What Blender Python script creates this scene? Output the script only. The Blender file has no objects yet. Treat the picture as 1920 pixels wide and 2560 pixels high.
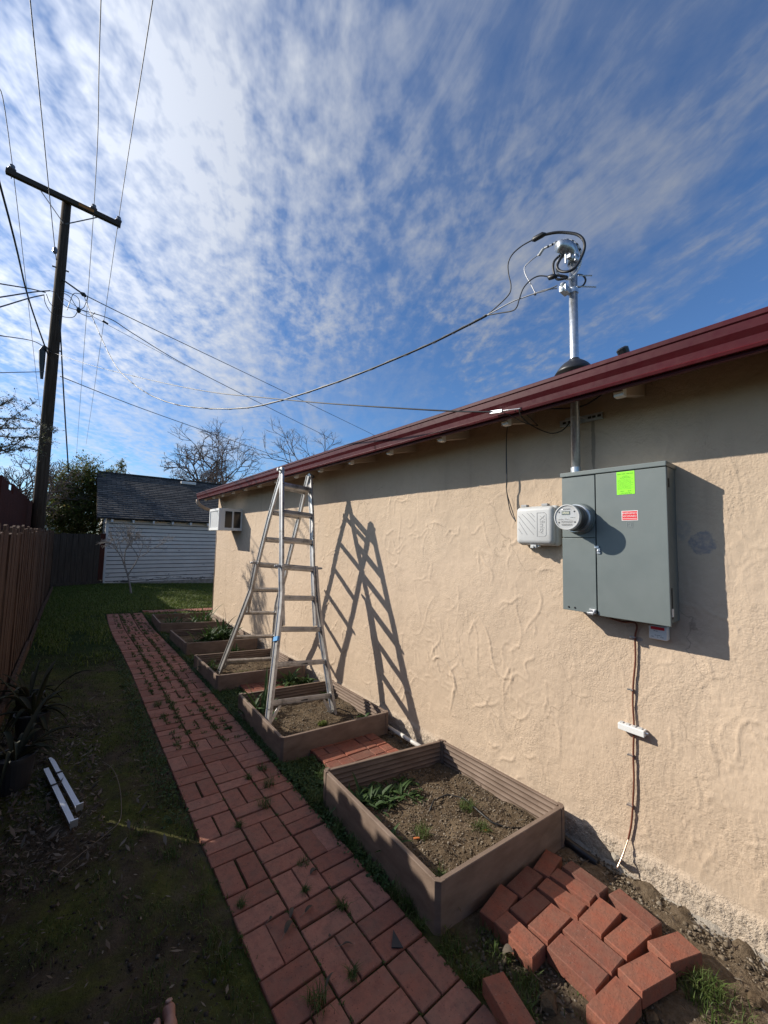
import bpy, math, random
import numpy as np
from mathutils import Vector, Matrix
random.seed(7); rng = np.random.default_rng(11)
S = bpy.context.scene; COL = S.collection
# ------------------------------------------------------------------ camera
FPX, CX, CY, CAMZ = 961.0, 960.0, 1280.0, 1.6
_Y = np.array([185 - CX, -(1334 - CY), -FPX]); _Y /= np.linalg.norm(_Y)
_a = .023; _c = -(_Y[0] * _a + _Y[1]) / _Y[2]
_Z = np.array([_a, 1, _c]); _Z /= np.linalg.norm(_Z)
_X = np.cross(_Y, _Z)
RM = np.array([_X, _Y, _Z]); CAM = np.array([0, 0, CAMZ])
cd = bpy.data.cameras.new('camera'); cam = bpy.data.objects.new('camera', cd); COL.objects.link(cam)
cd.sensor_fit = 'VERTICAL'; cd.sensor_height = 36; cd.lens = FPX / 2560 * 36
cd.clip_start = .05; cd.clip_end = 2000
mw = Matrix([list(RM[i]) + [CAM[i]] for i in range(3)] + [[0, 0, 0, 1]]); cam.matrix_world = mw
S.camera = cam
# ------------------------------------------------------------------ sun, sky, exposure
SUN = Vector((-1, 1.13, .88)).normalized()
sl = bpy.data.lights.new('sun', 'SUN'); sl.energy = 4.7; sl.angle = math.radians(.5); sl.color = (1, .93, .82)
so = bpy.data.objects.new('sun', sl); COL.objects.link(so); so.rotation_euler = SUN.to_track_quat('Z', 'Y').to_euler()
so.location = (-20, 20, 20)
S.view_settings.view_transform = 'Standard'; S.view_settings.look = 'None'
S.view_settings.exposure = .34; S.view_settings.gamma = 1
W_ = bpy.data.worlds.new("World"); S.world = W_; W_.use_nodes = True
nt = W_.node_tree; nt.nodes.clear()

class NB:                                   # small node-building helper
    def __init__(s, nt): s.nt = nt
    def n(s, t, **k):
        nd = s.nt.nodes.new(t)
        for a, v in k.items():
            if a == 'ins':
                for kk, vv in v.items(): s.put(nd.inputs[kk], vv)
            else: setattr(nd, a, v)
        return nd
    def put(s, sock, v):
        if isinstance(v, bpy.types.NodeSocket): s.nt.links.new(v, sock)
        else: sock.default_value = v
    def math(s, op, a, b=0.0, c=None, clamp=False):
        nd = s.n('ShaderNodeMath', operation=op, use_clamp=clamp); s.put(nd.inputs[0], a); s.put(nd.inputs[1], b)
        if c is not None: s.put(nd.inputs[2], c)
        return nd.outputs[0]
    def noise(s, vec, scale, detail=4, rough=.55, dist=0, out='Fac'):
        nd = s.n('ShaderNodeTexNoise'); nd.inputs['Scale'].default_value = scale; nd.inputs['Detail'].default_value = detail
        nd.inputs['Roughness'].default_value = rough; nd.inputs['Distortion'].default_value = dist
        if vec is not None: s.put(nd.inputs['Vector'], vec)
        return nd.outputs[out]
    def ramp(s, fac, stops, interp='LINEAR'):
        nd = s.n('ShaderNodeValToRGB'); cr = nd.color_ramp; cr.interpolation = interp
        while len(cr.elements) < len(stops): cr.elements.new(.5)
        for e, (p, c) in zip(cr.elements, stops):
            e.position = p; e.color = (c, c, c, 1) if not isinstance(c, tuple) else (c[0], c[1], c[2], 1)
        s.put(nd.inputs[0], fac); return nd.outputs[0]
    def mix(s, f, a, b, blend='MIX'):
        nd = s.n('ShaderNodeMix', data_type='RGBA', blend_type=blend)
        def c4(v): return (v[0], v[1], v[2], 1) if isinstance(v, tuple) and len(v) == 3 else v
        s.put(nd.inputs[0], f); s.put(nd.inputs[6], c4(a)); s.put(nd.inputs[7], c4(b)); return nd.outputs[2]
    def map(s, vec, scale=(1, 1, 1), rot=(0, 0, 0), loc=(0, 0, 0)):
        nd = s.n('ShaderNodeMapping'); s.put(nd.inputs[0], vec); nd.inputs['Scale'].default_value = scale
        nd.inputs['Rotation'].default_value = rot; nd.inputs['Location'].default_value = loc; return nd.outputs[0]

b = NB(nt)
sky = b.n('ShaderNodeTexSky', sky_type='NISHITA', sun_disc=False, sun_elevation=math.asin(SUN.z),
          sun_rotation=math.atan2(SUN.x, SUN.y), air_density=1.0, dust_density=.4, ozone_density=2.2)
tc = b.n('ShaderNodeTexCoord').outputs['Generated']
sep = b.n('ShaderNodeSeparateXYZ'); b.put(sep.inputs[0], tc)
zz = b.math('ADD', b.math('MAXIMUM', sep.outputs[2], 0.0), .10)
px = b.math('DIVIDE', sep.outputs[0], zz); py = b.math('DIVIDE', sep.outputs[1], zz)
cmb = b.n('ShaderNodeCombineXYZ'); b.put(cmb.inputs[0], px); b.put(cmb.inputs[1], py); P = cmb.outputs[0]
# cloud streets run towards azimuth 26 degrees right of the wall direction
Pr = b.map(P, rot=(0, 0, math.radians(26)))
st = b.map(Pr, scale=(1.0, .52, 1), loc=(.35, .1, 0))
big = b.noise(st, 1.15, 5, .56, .5)
fine = b.noise(b.map(Pr, scale=(1, .8, 1), rot=(0, 0, .5)), 8, 5, .62, .15)
mack = b.noise(b.map(Pr, scale=(1, .75, 1), rot=(0, 0, -.9)), 19, 3, .6, .1)
wisp = b.noise(b.map(Pr, scale=(1, .22, 1), rot=(0, 0, .35)), 3.6, 7, .66, .9)
patch = b.noise(P, .8, 3, .5, .3)
dots = b.n('ShaderNodeVectorMath', operation='DOT_PRODUCT'); b.put(dots.inputs[0], tc); dots.inputs[1].default_value = SUN
near = b.math('MULTIPLY_ADD', dots.outputs['Value'], .5, .5)        # 1 towards the sun
dens = b.math('ADD', b.math('MULTIPLY', big, 1.0), b.math('MULTIPLY', b.math('SUBTRACT', wisp, .5), .95))
dens = b.math('ADD', dens, b.math('MULTIPLY', b.math('SUBTRACT', fine, .5), .34))
dens = b.math('ADD', dens, b.math('MULTIPLY', b.math('MULTIPLY', b.math('SUBTRACT', mack, .5), b.ramp(patch, [(.36, .15), (.55, 1.)])), 1.05))
dens = b.math('ADD', dens, b.math('MULTIPLY', b.math('SUBTRACT', near, .72), .50))
def lift(pix, lo, hi, amt):
    d_ = Vector(RM @ np.array([pix[0] / .8641 - CX, -(pix[1] / .8641 - CY), -FPX])).normalized()
    dn = b.n('ShaderNodeVectorMath', operation='DOT_PRODUCT'); b.put(dn.inputs[0], tc); dn.inputs[1].default_value = d_
    return b.math('MULTIPLY', b.math('DIVIDE', b.math('SUBTRACT', dn.outputs['Value'], lo), hi - lo, clamp=True), amt)
dens = b.math('ADD', dens, lift((560, 330), .965, 1., .12)); dens = b.math('ADD', dens, lift((620, 120), .97, 1., .05)); dens = b.math('ADD', dens, lift((1250, 330), .92, 1., .12)); dens = b.math('ADD', dens, lift((150, 520), .90, 1., .08))
hz = b.ramp(sep.outputs[2], [(.02, .35), (.30, 1.0)])
cl = b.math('MULTIPLY', b.ramp(dens, [(.28, .03), (.44, .16), (.60, .46), (.84, .88)]), hz)
cb = b.math('POWER', near, 6.0)
cbr = b.math('MULTIPLY_ADD', cb, 9.5, 2.9)
cc = b.n('ShaderNodeVectorMath', operation='SCALE'); cc.inputs[0].default_value = (.92, .98, 1.10); b.put(cc.inputs['Scale'], cbr)
skc = b.mix(1.0, sky.outputs[0], (.58, .86, 1.16), 'MULTIPLY')
mixc = b.mix(cl, skc, cc.outputs[0])
bg = b.n('ShaderNodeBackground'); b.put(bg.inputs[0], mixc); bg.inputs[1].default_value = .10
wo = b.n('ShaderNodeOutputWorld'); b.put(wo.inputs[0], bg.outputs[0])

# ------------------------------------------------------------------ measuring helpers (photo pixel -> point on a real surface)
def ray(p): return RM @ np.array([p[0] - CX, -(p[1] - CY), -FPX])
def onx(p, x): d = ray(p); return Vector(CAM + d * (x / d[0]))
def ony(p, y): d = ray(p); return Vector(CAM + d * (y / d[1]))
def onz(p, z): d = ray(p); return Vector(CAM + d * ((z - CAMZ) / d[2]))
def ong(p, off=0.): d = ray(p); return Vector(CAM + d * ((off - CAMZ) / (d[2] + .05 * d[0])))   # plane z = off - .05 x
def onpl(p, o, n):
    d = Vector(ray(p)); c = Vector(CAM); return c + d * ((Vector(o) - c).dot(n) / d.dot(n))
def gz(x, y=0):
    return -.05 * min(max(x, -1), 4.5) + (.10 * min(max((y - 7.5) / 1.5, 0), 1) * min(max((x - 1.8) / .6, 0), 1) * min(max((9.6 - y) / .8, 0), 1))

# ------------------------------------------------------------------ materials
MATS = {}
def mat(name, color=(.5, .5, .5), rough=.6, metal=0., build=None, spec=.5):
    m = bpy.data.materials.new(name); m.use_nodes = True; MATS[name] = m
    q = NB(m.node_tree); pb = m.node_tree.nodes['Principled BSDF']
    pb.inputs['Base Color'].default_value = (*color, 1); pb.inputs['Roughness'].default_value = rough
    pb.inputs['Metallic'].default_value = metal; pb.inputs['Specular IOR Level'].default_value = spec
    if build: build(q, pb)
    return m
def oc(q): return q.n('ShaderNodeTexCoord').outputs['Object']
def bump(q, pb, h, strength=.3, dist=.01):
    bn = q.n('ShaderNodeBump'); bn.inputs['Strength'].default_value = strength; bn.inputs['Distance'].default_value = dist
    q.put(bn.inputs['Height'], h); q.put(pb.inputs['Normal'], bn.outputs[0])
def varied(c1, c2, scale, rough=.7, bs=.2, bd=.004, metal=0, c3=None, det=6, stretch=None, fine=None):
    def f(q, pb):
        v = oc(q)
        if stretch: v = q.map(v, scale=stretch)
        n = q.noise(v, scale, det, .6); st = [(.3, c1), (.7, c2)]
        if c3: st.append((.8, c3))
        q.put(pb.inputs['Base Color'], q.ramp(n, st))
        bump(q, pb, q.noise(v, fine or scale * 8, 4, .6), bs, bd)
    return f
def stucco(q, pb):
    v = oc(q)
    n = q.noise(v, .9, 5, .6); n2 = q.noise(v, 14, 5, .6)
    base = q.mix(q.ramp(n, [(.3, 0.), (.7, 1.)]), (.49, .380, .278), (.57, .445, .328))
    base = q.mix(q.math('MULTIPLY', q.ramp(n2, [(.5, 0.), (.75, 1.)]), .25), base, (.39, .295, .215))
    # faint vertical weather streaks
    w = q.noise(q.map(v, scale=(1, 5, .5)), 1.6, 4, .6)
    base = q.mix(q.math('MULTIPLY', q.ramp(w, [(.55, 0.), (.75, 1.)]), .35), base, (.36, .28, .21))
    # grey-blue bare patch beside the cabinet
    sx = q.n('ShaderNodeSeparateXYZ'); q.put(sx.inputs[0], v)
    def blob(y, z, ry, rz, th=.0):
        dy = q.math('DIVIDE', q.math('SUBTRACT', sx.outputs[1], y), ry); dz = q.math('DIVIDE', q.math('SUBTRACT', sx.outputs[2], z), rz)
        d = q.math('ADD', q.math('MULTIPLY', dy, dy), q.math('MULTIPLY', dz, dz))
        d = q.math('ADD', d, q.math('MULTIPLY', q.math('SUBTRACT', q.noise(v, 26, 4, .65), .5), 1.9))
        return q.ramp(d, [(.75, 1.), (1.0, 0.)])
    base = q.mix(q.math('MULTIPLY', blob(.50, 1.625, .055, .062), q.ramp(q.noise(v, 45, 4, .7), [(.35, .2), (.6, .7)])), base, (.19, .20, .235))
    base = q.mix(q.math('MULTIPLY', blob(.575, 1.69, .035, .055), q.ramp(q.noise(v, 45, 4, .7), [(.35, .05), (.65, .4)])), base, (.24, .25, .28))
    base = q.mix(q.math('MULTIPLY', blob(.79, 1.10, .03, .012), .6), base, (.2, .21, .24))
    base = q.mix(q.math('MULTIPLY', blob(1.0, 2.22, .012, .2), .55), base, (.12, .10, .085))
    # dust splashed up from the soil
    lo = q.ramp(q.math('ADD', sx.outputs[2], q.math('MULTIPLY', q.noise(v, 5, 4, .6), .25)), [(.0, 1.), (.28, 0.)])
    base = q.mix(q.math('MULTIPLY', lo, .5), base, (.44, .36, .28))
    base = q.mix(q.math('MULTIPLY', q.math('MULTIPLY', q.math('SUBTRACT', .03, sx.outputs[2]), 14., clamp=True), .55), base, (.50, .43, .35))
    crk = q.n('ShaderNodeTexVoronoi', feature='DISTANCE_TO_EDGE'); crk.inputs['Scale'].default_value = 1.3; dv = q.n('ShaderNodeVectorMath', operation='ADD'); q.put(dv.inputs[0], v); nn_ = q.n('ShaderNodeTexNoise'); nn_.inputs['Scale'].default_value = 5; nn_.inputs['Detail'].default_value = 6; q.put(nn_.inputs['Vector'], v); sc_ = q.n('ShaderNodeVectorMath', operation='SCALE'); q.put(sc_.inputs[0], nn_.outputs['Color']); sc_.inputs['Scale'].default_value = .35; q.put(dv.inputs[1], sc_.outputs[0]); q.put(crk.inputs[0], dv.outputs[0])
    ck = q.math('MULTIPLY', q.ramp(crk.outputs['Distance'], [(.0, 1.), (.006, 0.)]), q.ramp(q.noise(q.map(v, loc=(2, 5, 1)), 1.1, 3, .5), [(.5, 0.), (.6, .55)]))
    base = q.mix(ck, base, (.22, .17, .13))
    q.put(pb.inputs['Base Color'], base)
    vo = q.n('ShaderNodeTexVoronoi', feature='SMOOTH_F1'); vo.inputs['Scale'].default_value = 85; vo.inputs['Smoothness'].default_value = .6; q.put(vo.inputs[0], v)
    msk = q.ramp(q.noise(v, 2.4, 5, .7), [(.40, .12), (.60, 1.)])
    h = q.math('ADD', q.math('MULTIPLY', q.noise(v, 130, 3, .65, .6), msk), q.math('MULTIPLY', q.math('MULTIPLY', vo.outputs['Distance'], -.55), msk))
    h = q.math('ADD', h, q.math('MULTIPLY', q.noise(q.map(v, scale=(1, 1.6, .7)), 34, 3, .6, .8), .55))
    ft = q.math('MULTIPLY', q.math('SUBTRACT', .03, sx.outputs[2]), 14., clamp=True)
    h = q.math('ADD', h, q.math('MULTIPLY', q.math('MULTIPLY', q.ramp(q.noise(v, 70, 3, .7), [(.42, 0.), (.6, 1.)]), ft), 1.6))
    bump(q, pb, h, .55, .0068)
mat('stucco', rough=.92, build=stucco, spec=.2)
def brick_f(c1, c2, c3, moss=.5):
    def f(q, pb):
        v = oc(q); ri = q.math('FRACT', q.math('ADD', q.n('ShaderNodeNewGeometry').outputs['Random Per Island'], q.n('ShaderNodeObjectInfo').outputs['Random']))
        c = q.ramp(ri, [(0., c1), (.5, c2), (1., c3)])
        c = q.mix(q.math('MULTIPLY', q.ramp(q.noise(v, 30, 6, .65), [(.45, 0.), (.7, 1.)]), .5), c, (.115, .055, .045))
        c = q.mix(q.math('MULTIPLY', q.ramp(q.noise(v, 3.2, 5, .7), [(.52, 0.), (.75, 1.)]), .35), c, (.16, .13, .11))
        pits = q.ramp(q.noise(v, 140, 2, .5), [(.66, 0.), (.70, 1.)])
        c = q.mix(q.math('MULTIPLY', pits, .7), c, (.05, .025, .02))
        specks = q.ramp(q.noise(q.map(v, loc=(7, 3, 1)), 95, 2, .5), [(.72, 0.), (.75, 1.)])
        c = q.mix(q.math('MULTIPLY', specks, .5), c, (.36, .26, .22))
        c = q.mix(q.math('MULTIPLY', q.ramp(q.noise(q.map(v, loc=(3, 9, 2)), 11, 6, .75), [(.42, 0.), (.68, 1.)]), .45), c, (.20, .135, .10))
        q.put(pb.inputs['Base Color'], c)
        bump(q, pb, q.noise(v, 90, 5, .7), .7, .005)
    return f
mat('path_brick', rough=.85, build=brick_f((.28, .105, .070), (.345, .142, .096), (.41, .178, .125)), spec=.25)
mat('new_brick', rough=.88, build=brick_f((.31, .105, .066), (.245, .086, .059), (.17, .068, .050)), spec=.2)
def ground_f(q, pb):
    v = q.n('ShaderNodeNewGeometry').outputs['Position']; sx = q.n('ShaderNodeSeparateXYZ'); q.put(sx.inputs[0], v)
    soil = q.ramp(q.noise(v, 5, 8, .7), [(.3, (.036, .027, .018)), (.5, (.075, .057, .037)), (.75, (.14, .11, .075))])
    soil = q.mix(q.ramp(q.noise(v, 55, 5, .7), [(.5, 0.), (.7, .6)]), soil, (.085, .068, .05))
    moss = q.ramp(q.noise(v, 2.1, 6, .7, .6), [(.42, 0.), (.58, 1.)])
    c = q.mix(q.math('MULTIPLY', moss, .85), soil, q.ramp(q.noise(v, 26, 5, .7), [(.3, (.045, .054, .011)), (.7, (.115, .125, .026))]))
    # dry pale soil beside the house
    dry = q.math('SUBTRACT', q.math('ADD', sx.outputs[0], q.math('MULTIPLY', q.noise(v, 4, 5, .6), .4)), 1.55); dry = q.math('MULTIPLY', dry, 4., clamp=True)
    dry2 = q.ramp(sx.outputs[1], [(0., 1.), (1., 1.)])
    drycol = q.ramp(q.noise(v, 40, 7, .75), [(.3, (.075, .055, .035)), (.55, (.16, .12, .08)), (.8, (.27, .22, .16))])
    c = q.mix(q.math('MULTIPLY', dry, dry2), c, drycol)
    lawn = q.ramp(q.math('ADD', q.math('MULTIPLY', sx.outputs[1], .1, clamp=True), q.math('MULTIPLY', q.noise(v, 1.5, 4, .6), .25)), [(.68, 0.), (.82, 1.)])
    c = q.mix(lawn, c, (.022, .040, .008))
    q.put(pb.inputs['Base Color'], c)
    bump(q, pb, q.math('ADD', q.noise(v, 60, 5, .7), q.noise(v, 14, 4, .6)), .8, .02)
mat('ground', rough=.95, build=ground_f, spec=.1)
mat('bed_soil', rough=.95, spec=.1, build=varied((.06, .042, .026), (.17, .125, .08), 18, .95, .8, .01, c3=(.24, .19, .13), fine=90))
def island(cs, rough=.8, bs=0):
    def f(q, pb):
        ri = q.n('ShaderNodeNewGeometry').outputs['Random Per Island']
        st = [(i / max(1, len(cs) - 1), c) for i, c in enumerate(cs)]
        q.put(pb.inputs['Base Color'], q.ramp(ri, st))
    return f
def leafm(name, cs, rough=.6, trans=.25):
    m = mat(name, rough=rough, build=island(cs), spec=.3)
    q = NB(m.node_tree); pb = m.node_tree.nodes['Principled BSDF']; out = m.node_tree.nodes['Material Output']
    tr = q.n('ShaderNodeBsdfTranslucent'); src = pb.inputs['Base Color'].links[0].from_socket
    q.put(tr.inputs[0], src); mx = q.n('ShaderNodeMixShader'); mx.inputs[0].default_value = trans
    q.put(mx.inputs[1], pb.outputs[0]); q.put(mx.inputs[2], tr.outputs[0]); q.put(out.inputs[0], mx.outputs[0])
mat('pebble', rough=.9, build=island([(.05, .038, .026), (.13, .10, .068), (.19, .15, .105), (.09, .068, .046), (.27, .23, .18)]), spec=.2)
mat('dark_pebble', rough=.9, build=island([(.025, .02, .016), (.06, .045, .035), (.04, .03, .022), (.11, .095, .08)]), spec=.2)
leafm('grass', [(.04, .07, .012), (.07, .11, .022), (.10, .14, .035), (.05, .09, .015), (.16, .15, .07)])
leafm('lawn', [(.07, .11, .014), (.12, .17, .026), (.18, .22, .04), (.09, .14, .018), (.22, .21, .08)])
leafm('weed', [(.025, .055, .014), (.045, .085, .022), (.06, .11, .03)])
leafm('litter', [(.07, .048, .034), (.13, .095, .068), (.03, .022, .016), (.24, .20, .155), (.085, .055, .036)], .85, .05)
leafm('bush_leaf', [(.05, .07, .015), (.10, .14, .03), (.17, .20, .05), (.26, .19, .08), (.07, .10, .02)], .55, .35)
leafm('blossom_leaf', [(.05, .06, .035), (.10, .11, .06), (.16, .15, .10), (.03, .04, .02)])
leafm('aloe_leaf', [(.022, .026, .011), (.038, .040, .019), (.06, .052, .026)], .7, .1)
def plank(c1, c2, c3, axis=2, sc=3.):
    def f(q, pb):
        v = oc(q); s_ = [22, 22, 22]; s_[axis] = 1.1
        ri = q.n('ShaderNodeNewGeometry').outputs['Random Per Island']
        cv = q.n('ShaderNodeCombineXYZ'); q.put(cv.inputs[0], q.math('MULTIPLY', ri, 37.)); q.put(cv.inputs[1], q.math('MULTIPLY', ri, 11.))
        va = q.n('ShaderNodeVectorMath', operation='ADD'); q.put(va.inputs[0], q.map(v, scale=tuple(s_))); q.put(va.inputs[1], cv.outputs[0])
        n = q.noise(va.outputs[0], 1.6, 7, .7, .6)
        c = q.ramp(n, [(.3, c1), (.55, c2), (.75, c3)])
        c = q.mix(q.math('MULTIPLY', ri, .35), c, c1)
        q.put(pb.inputs['Base Color'], c); bump(q, pb, n, .6, .006)
    return f
mat('fence_wood', rough=.9, spec=.15, build=plank((.035, .017, .010), (.125, .075, .048), (.28, .20, .145)))
mat('grey_fence_wood', rough=.9, spec=.15, build=plank((.030, .022, .017), (.075, .055, .042), (.13, .10, .078)))
mat('red_fence_wood', rough=.9, spec=.1, build=plank((.035, .012, .009), (.085, .026, .018), (.14, .055, .038)))
mat('pole_wood', rough=.9, spec=.15, build=plank((.028, .018, .012), (.07, .048, .034), (.13, .095, .07)))
mat('crossarm_wood', rough=.9, build=plank((.03, .022, .016), (.055, .04, .03), (.10, .065, .035), axis=0))
mat('composite_board', rough=.75, spec=.3, build=varied((.15, .105, .078), (.245, .18, .14), 6, .75, .35, .002, c3=(.32, .26, .205), stretch=(1, 1, 2.5), fine=160))
def alum(q, pb):
    v = oc(q); n = q.noise(v, 14, 7, .7); n2 = q.noise(v, 3.5, 5, .7)
    c = q.ramp(n, [(.3, (.22, .205, .19)), (.5, (.45, .44, .43)), (.75, (.64, .63, .62))])
    c = q.mix(q.math('MULTIPLY', q.ramp(n2, [(.5, 0.), (.65, 1.)]), .55), c, (.30, .26, .22))
    paint = q.ramp(q.noise(q.map(v, loc=(4, 4, 4)), 9, 5, .8), [(.70, 0.), (.73, 1.)])
    c = q.mix(paint, c, (.55, .56, .57))
    q.put(pb.inputs['Base Color'], c); q.put(pb.inputs['Metallic'], q.ramp(n2, [(.45, .75), (.65, .25)]))
    q.put(pb.inputs['Roughness'], q.ramp(n, [(.3, .55), (.7, .36)])); bump(q, pb, n, .15, .002)
mat('worn_aluminium', build=alum)
def galv(q, pb):
    v = oc(q); vo = q.n('ShaderNodeTexVoronoi'); vo.inputs['Scale'].default_value = 60; q.put(vo.inputs[0], v)
    q.put(pb.inputs['Base Color'], q.mix(q.math('MULTIPLY', vo.outputs['Distance'], .9), (.62, .65, .68), (.45, .47, .50)))
    q.put(pb.inputs['Roughness'], q.ramp(q.noise(v, 25, 4, .6), [(.3, .28), (.7, .45)]))
mat('galvanised', rough=.35, metal=.85, build=galv)
mat('bright_metal', (.62, .63, .65), .35, .85)
mat('channel_metal', (.40, .41, .45), .4, .6)
def panelpaint(q, pb):
    v = oc(q); n = q.noise(v, 5, 5, .6)
    q.put(pb.inputs['Base Color'], q.ramp(n, [(.3, (.135, .160, .157)), (.7, (.158, .183, .178))]))
    sc2 = q.ramp(q.noise(q.map(v, scale=(1, 1, .15)), 38, 5, .75), [(.66, 0.), (.74, .35)]); q.put(pb.inputs['Base Color'], q.mix(sc2, pb.inputs['Base Color'].links[0].from_socket, (.26, .27, .26)))
    q.put(pb.inputs['Roughness'], q.ramp(q.noise(v, 12, 4, .6), [(.3, .40), (.7, .52)])); bump(q, pb, q.noise(v, 260, 2, .5), .06, .001)
mat('grey_enamel', rough=.45, build=panelpaint)
mat('logo_grey', (.25, .28, .28), .5)
mat('dark_gap', (.012, .013, .014), .7)
mat('light_grey_plastic', rough=.5, build=varied((.46, .46, .45), (.52, .52, .51), 9, .5, .05, .001))
mat('mid_grey_plastic', (.33, .33, .33), .55)
mat('white_plastic', (.74, .74, .72), .45)
mat('black_plastic', (.018, .018, .020), .42)
mat('black_cable', (.016, .016, .018), .48)
mat('grey_wire', (.36, .36, .37), .45, .5)
mat('strand_wire', (.16, .16, .17), .5, .2)
mat('thin_wire', (.10, .10, .11), .6, .2)
mat('copper', (.20, .070, .045), .45, .35)
mat('bare_copper', (.75, .55, .42), .35, .8)
mat('green_sticker', (.28, .88, .02), .6); mat('green_print', (.02, .10, .005), .6)
mat('red_sticker', (.66, .012, .025), .5); mat('sticker_white', (.80, .78, .76), .5); mat('black_print', (.03, .03, .03), .6)
mat('meter_face', (.78, .76, .55), .5); mat('lcd', (.10, .12, .10), .3)
def glassy(q, pb):
    tr = q.n('ShaderNodeBsdfTransparent'); gl = q.n('ShaderNodeBsdfGlossy'); gl.inputs['Roughness'].default_value = .04; 
    mx = q.n('ShaderNodeMixShader'); mx.inputs[0].default_value = .05; q.put(mx.inputs[1], tr.outputs[0]); q.put(mx.inputs[2], gl.outputs[0]); q.put(q.nt.nodes['Material Output'].inputs[0], mx.outputs[0])
mat('meter_glass', (.90, .92, .92), .03, build=glassy)
mat('meter_dark', (.05, .053, .056), .35)
def redpaint(q, pb):
    v = oc(q); n = q.noise(q.map(v, scale=(1, .3, 1)), 7, 5, .65)
    q.put(pb.inputs['Base Color'], q.ramp(n, [(.3, (.052, .006, .009)), (.7, (.078, .009, .013))]))
    q.put(pb.inputs['Roughness'], q.ramp(q.noise(v, 30, 4, .6), [(.3, .32), (.7, .5)]))
mat('red_gutter', rough=.4, build=redpaint, spec=.25)
mat('tan_paint', rough=.8, build=varied((.40, .31, .235), (.46, .36, .275), 8, .8, .1, .002))
mat('white_paint', rough=.7, build=varied((.62, .60, .56), (.72, .70, .66), 10, .7, .15, .002))
mat('concrete', rough=.9, build=varied((.22, .19, .155), (.40, .36, .30), 9, .9, .9, .012, c3=(.52, .47, .40), fine=45))
def shingles(q, pb):
    br = q.n('ShaderNodeTexBrick'); v = oc(q); q.put(br.inputs['Vector'], q.map(v, scale=(1, 1, 1)))
    br.inputs['Scale'].default_value = 1; br.inputs['Brick Width'].default_value = .30; br.inputs['Row Height'].default_value = .14
    br.inputs['Mortar Size'].default_value = .012; br.inputs['Color1'].default_value = (.055, .050, .048, 1); br.inputs['Color2'].default_value = (.22, .19, .165, 1)
    br.inputs['Mortar'].default_value = (.016, .016, .016, 1)
    c = q.mix(.5, br.outputs[0], q.ramp(q.noise(v, 45, 3, .6), [(.3, (.03, .03, .03)), (.7, (.13, .125, .12))]))
    q.put(pb.inputs['Base Color'], c); bump(q, pb, br.outputs['Fac'], -.6, .02)
mat('shingles', rough=.95, spec=.1, build=shingles)
def siding_paint(q, pb):
    v = oc(q); sx = q.n('ShaderNodeSeparateXYZ'); q.put(sx.inputs[0], v)
    n = q.noise(q.map(v, scale=(1, 1, 5)), 2.2, 7, .75)
    low = q.ramp(sx.outputs[2], [(0., .115), (.5, .0)])
    peel = q.ramp(q.math('ADD', n, low), [(.66, 0.), (.68, 1.)])
    c = q.mix(peel, q.ramp(q.noise(v, 3, 4, .6), [(.3, (.66, .60, .53)), (.7, (.76, .70, .62))]), (.11, .09, .075))
    q.put(pb.inputs['Base Color'], c)
mat('siding', rough=.75, spec=.2, build=siding_paint)
mat('bark', rough=.95, spec=.1, build=varied((.06, .048, .04), (.14, .115, .095), 12, .9, .6, .01))
mat('pale_bark', rough=.95, spec=.1, build=varied((.20, .18, .16), (.34, .31, .28), 20, .9, .4, .005))
mat('far_bark', rough=.95, spec=.1, build=varied((.10, .075, .062), (.17, .13, .11), 12, .9, .3, .01))
mat('insulator', (.14, .14, .18), .25); mat('pot', (.02, .02, .023), .5)
def skin(q, pb):
    q.put(pb.inputs['Base Color'], q.ramp(q.noise(oc(q), 30, 4, .6), [(.3, (.30, .14, .10)), (.7, (.38, .19, .14))]))
    pb.inputs['Subsurface Weight'].default_value = .12; pb.inputs['Subsurface Radius'].default_value = (.02, .008, .004)
mat('skin', rough=.5, build=skin); mat('nail', (.42, .25, .20), .3)
mat('slate', (.03, .03, .033), .6); mat('screen', rough=.6, build=varied((.42, .43, .43), (.5, .51, .51), 60)); mat('dark_glass', (.018, .017, .017), .2)
mat('orange', (.50, .16, .05), .6); mat('hose', (.015, .015, .015), .5); mat('orange_tag', (.35, .13, .02), .7); mat('twine', (.16, .13, .10), .9)
mat('pvc', (.60, .58, .54), .45); mat('blue_tape', (.10, .32, .62), .6); mat('brass', (.35, .2, .08), .5, .5)

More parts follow.
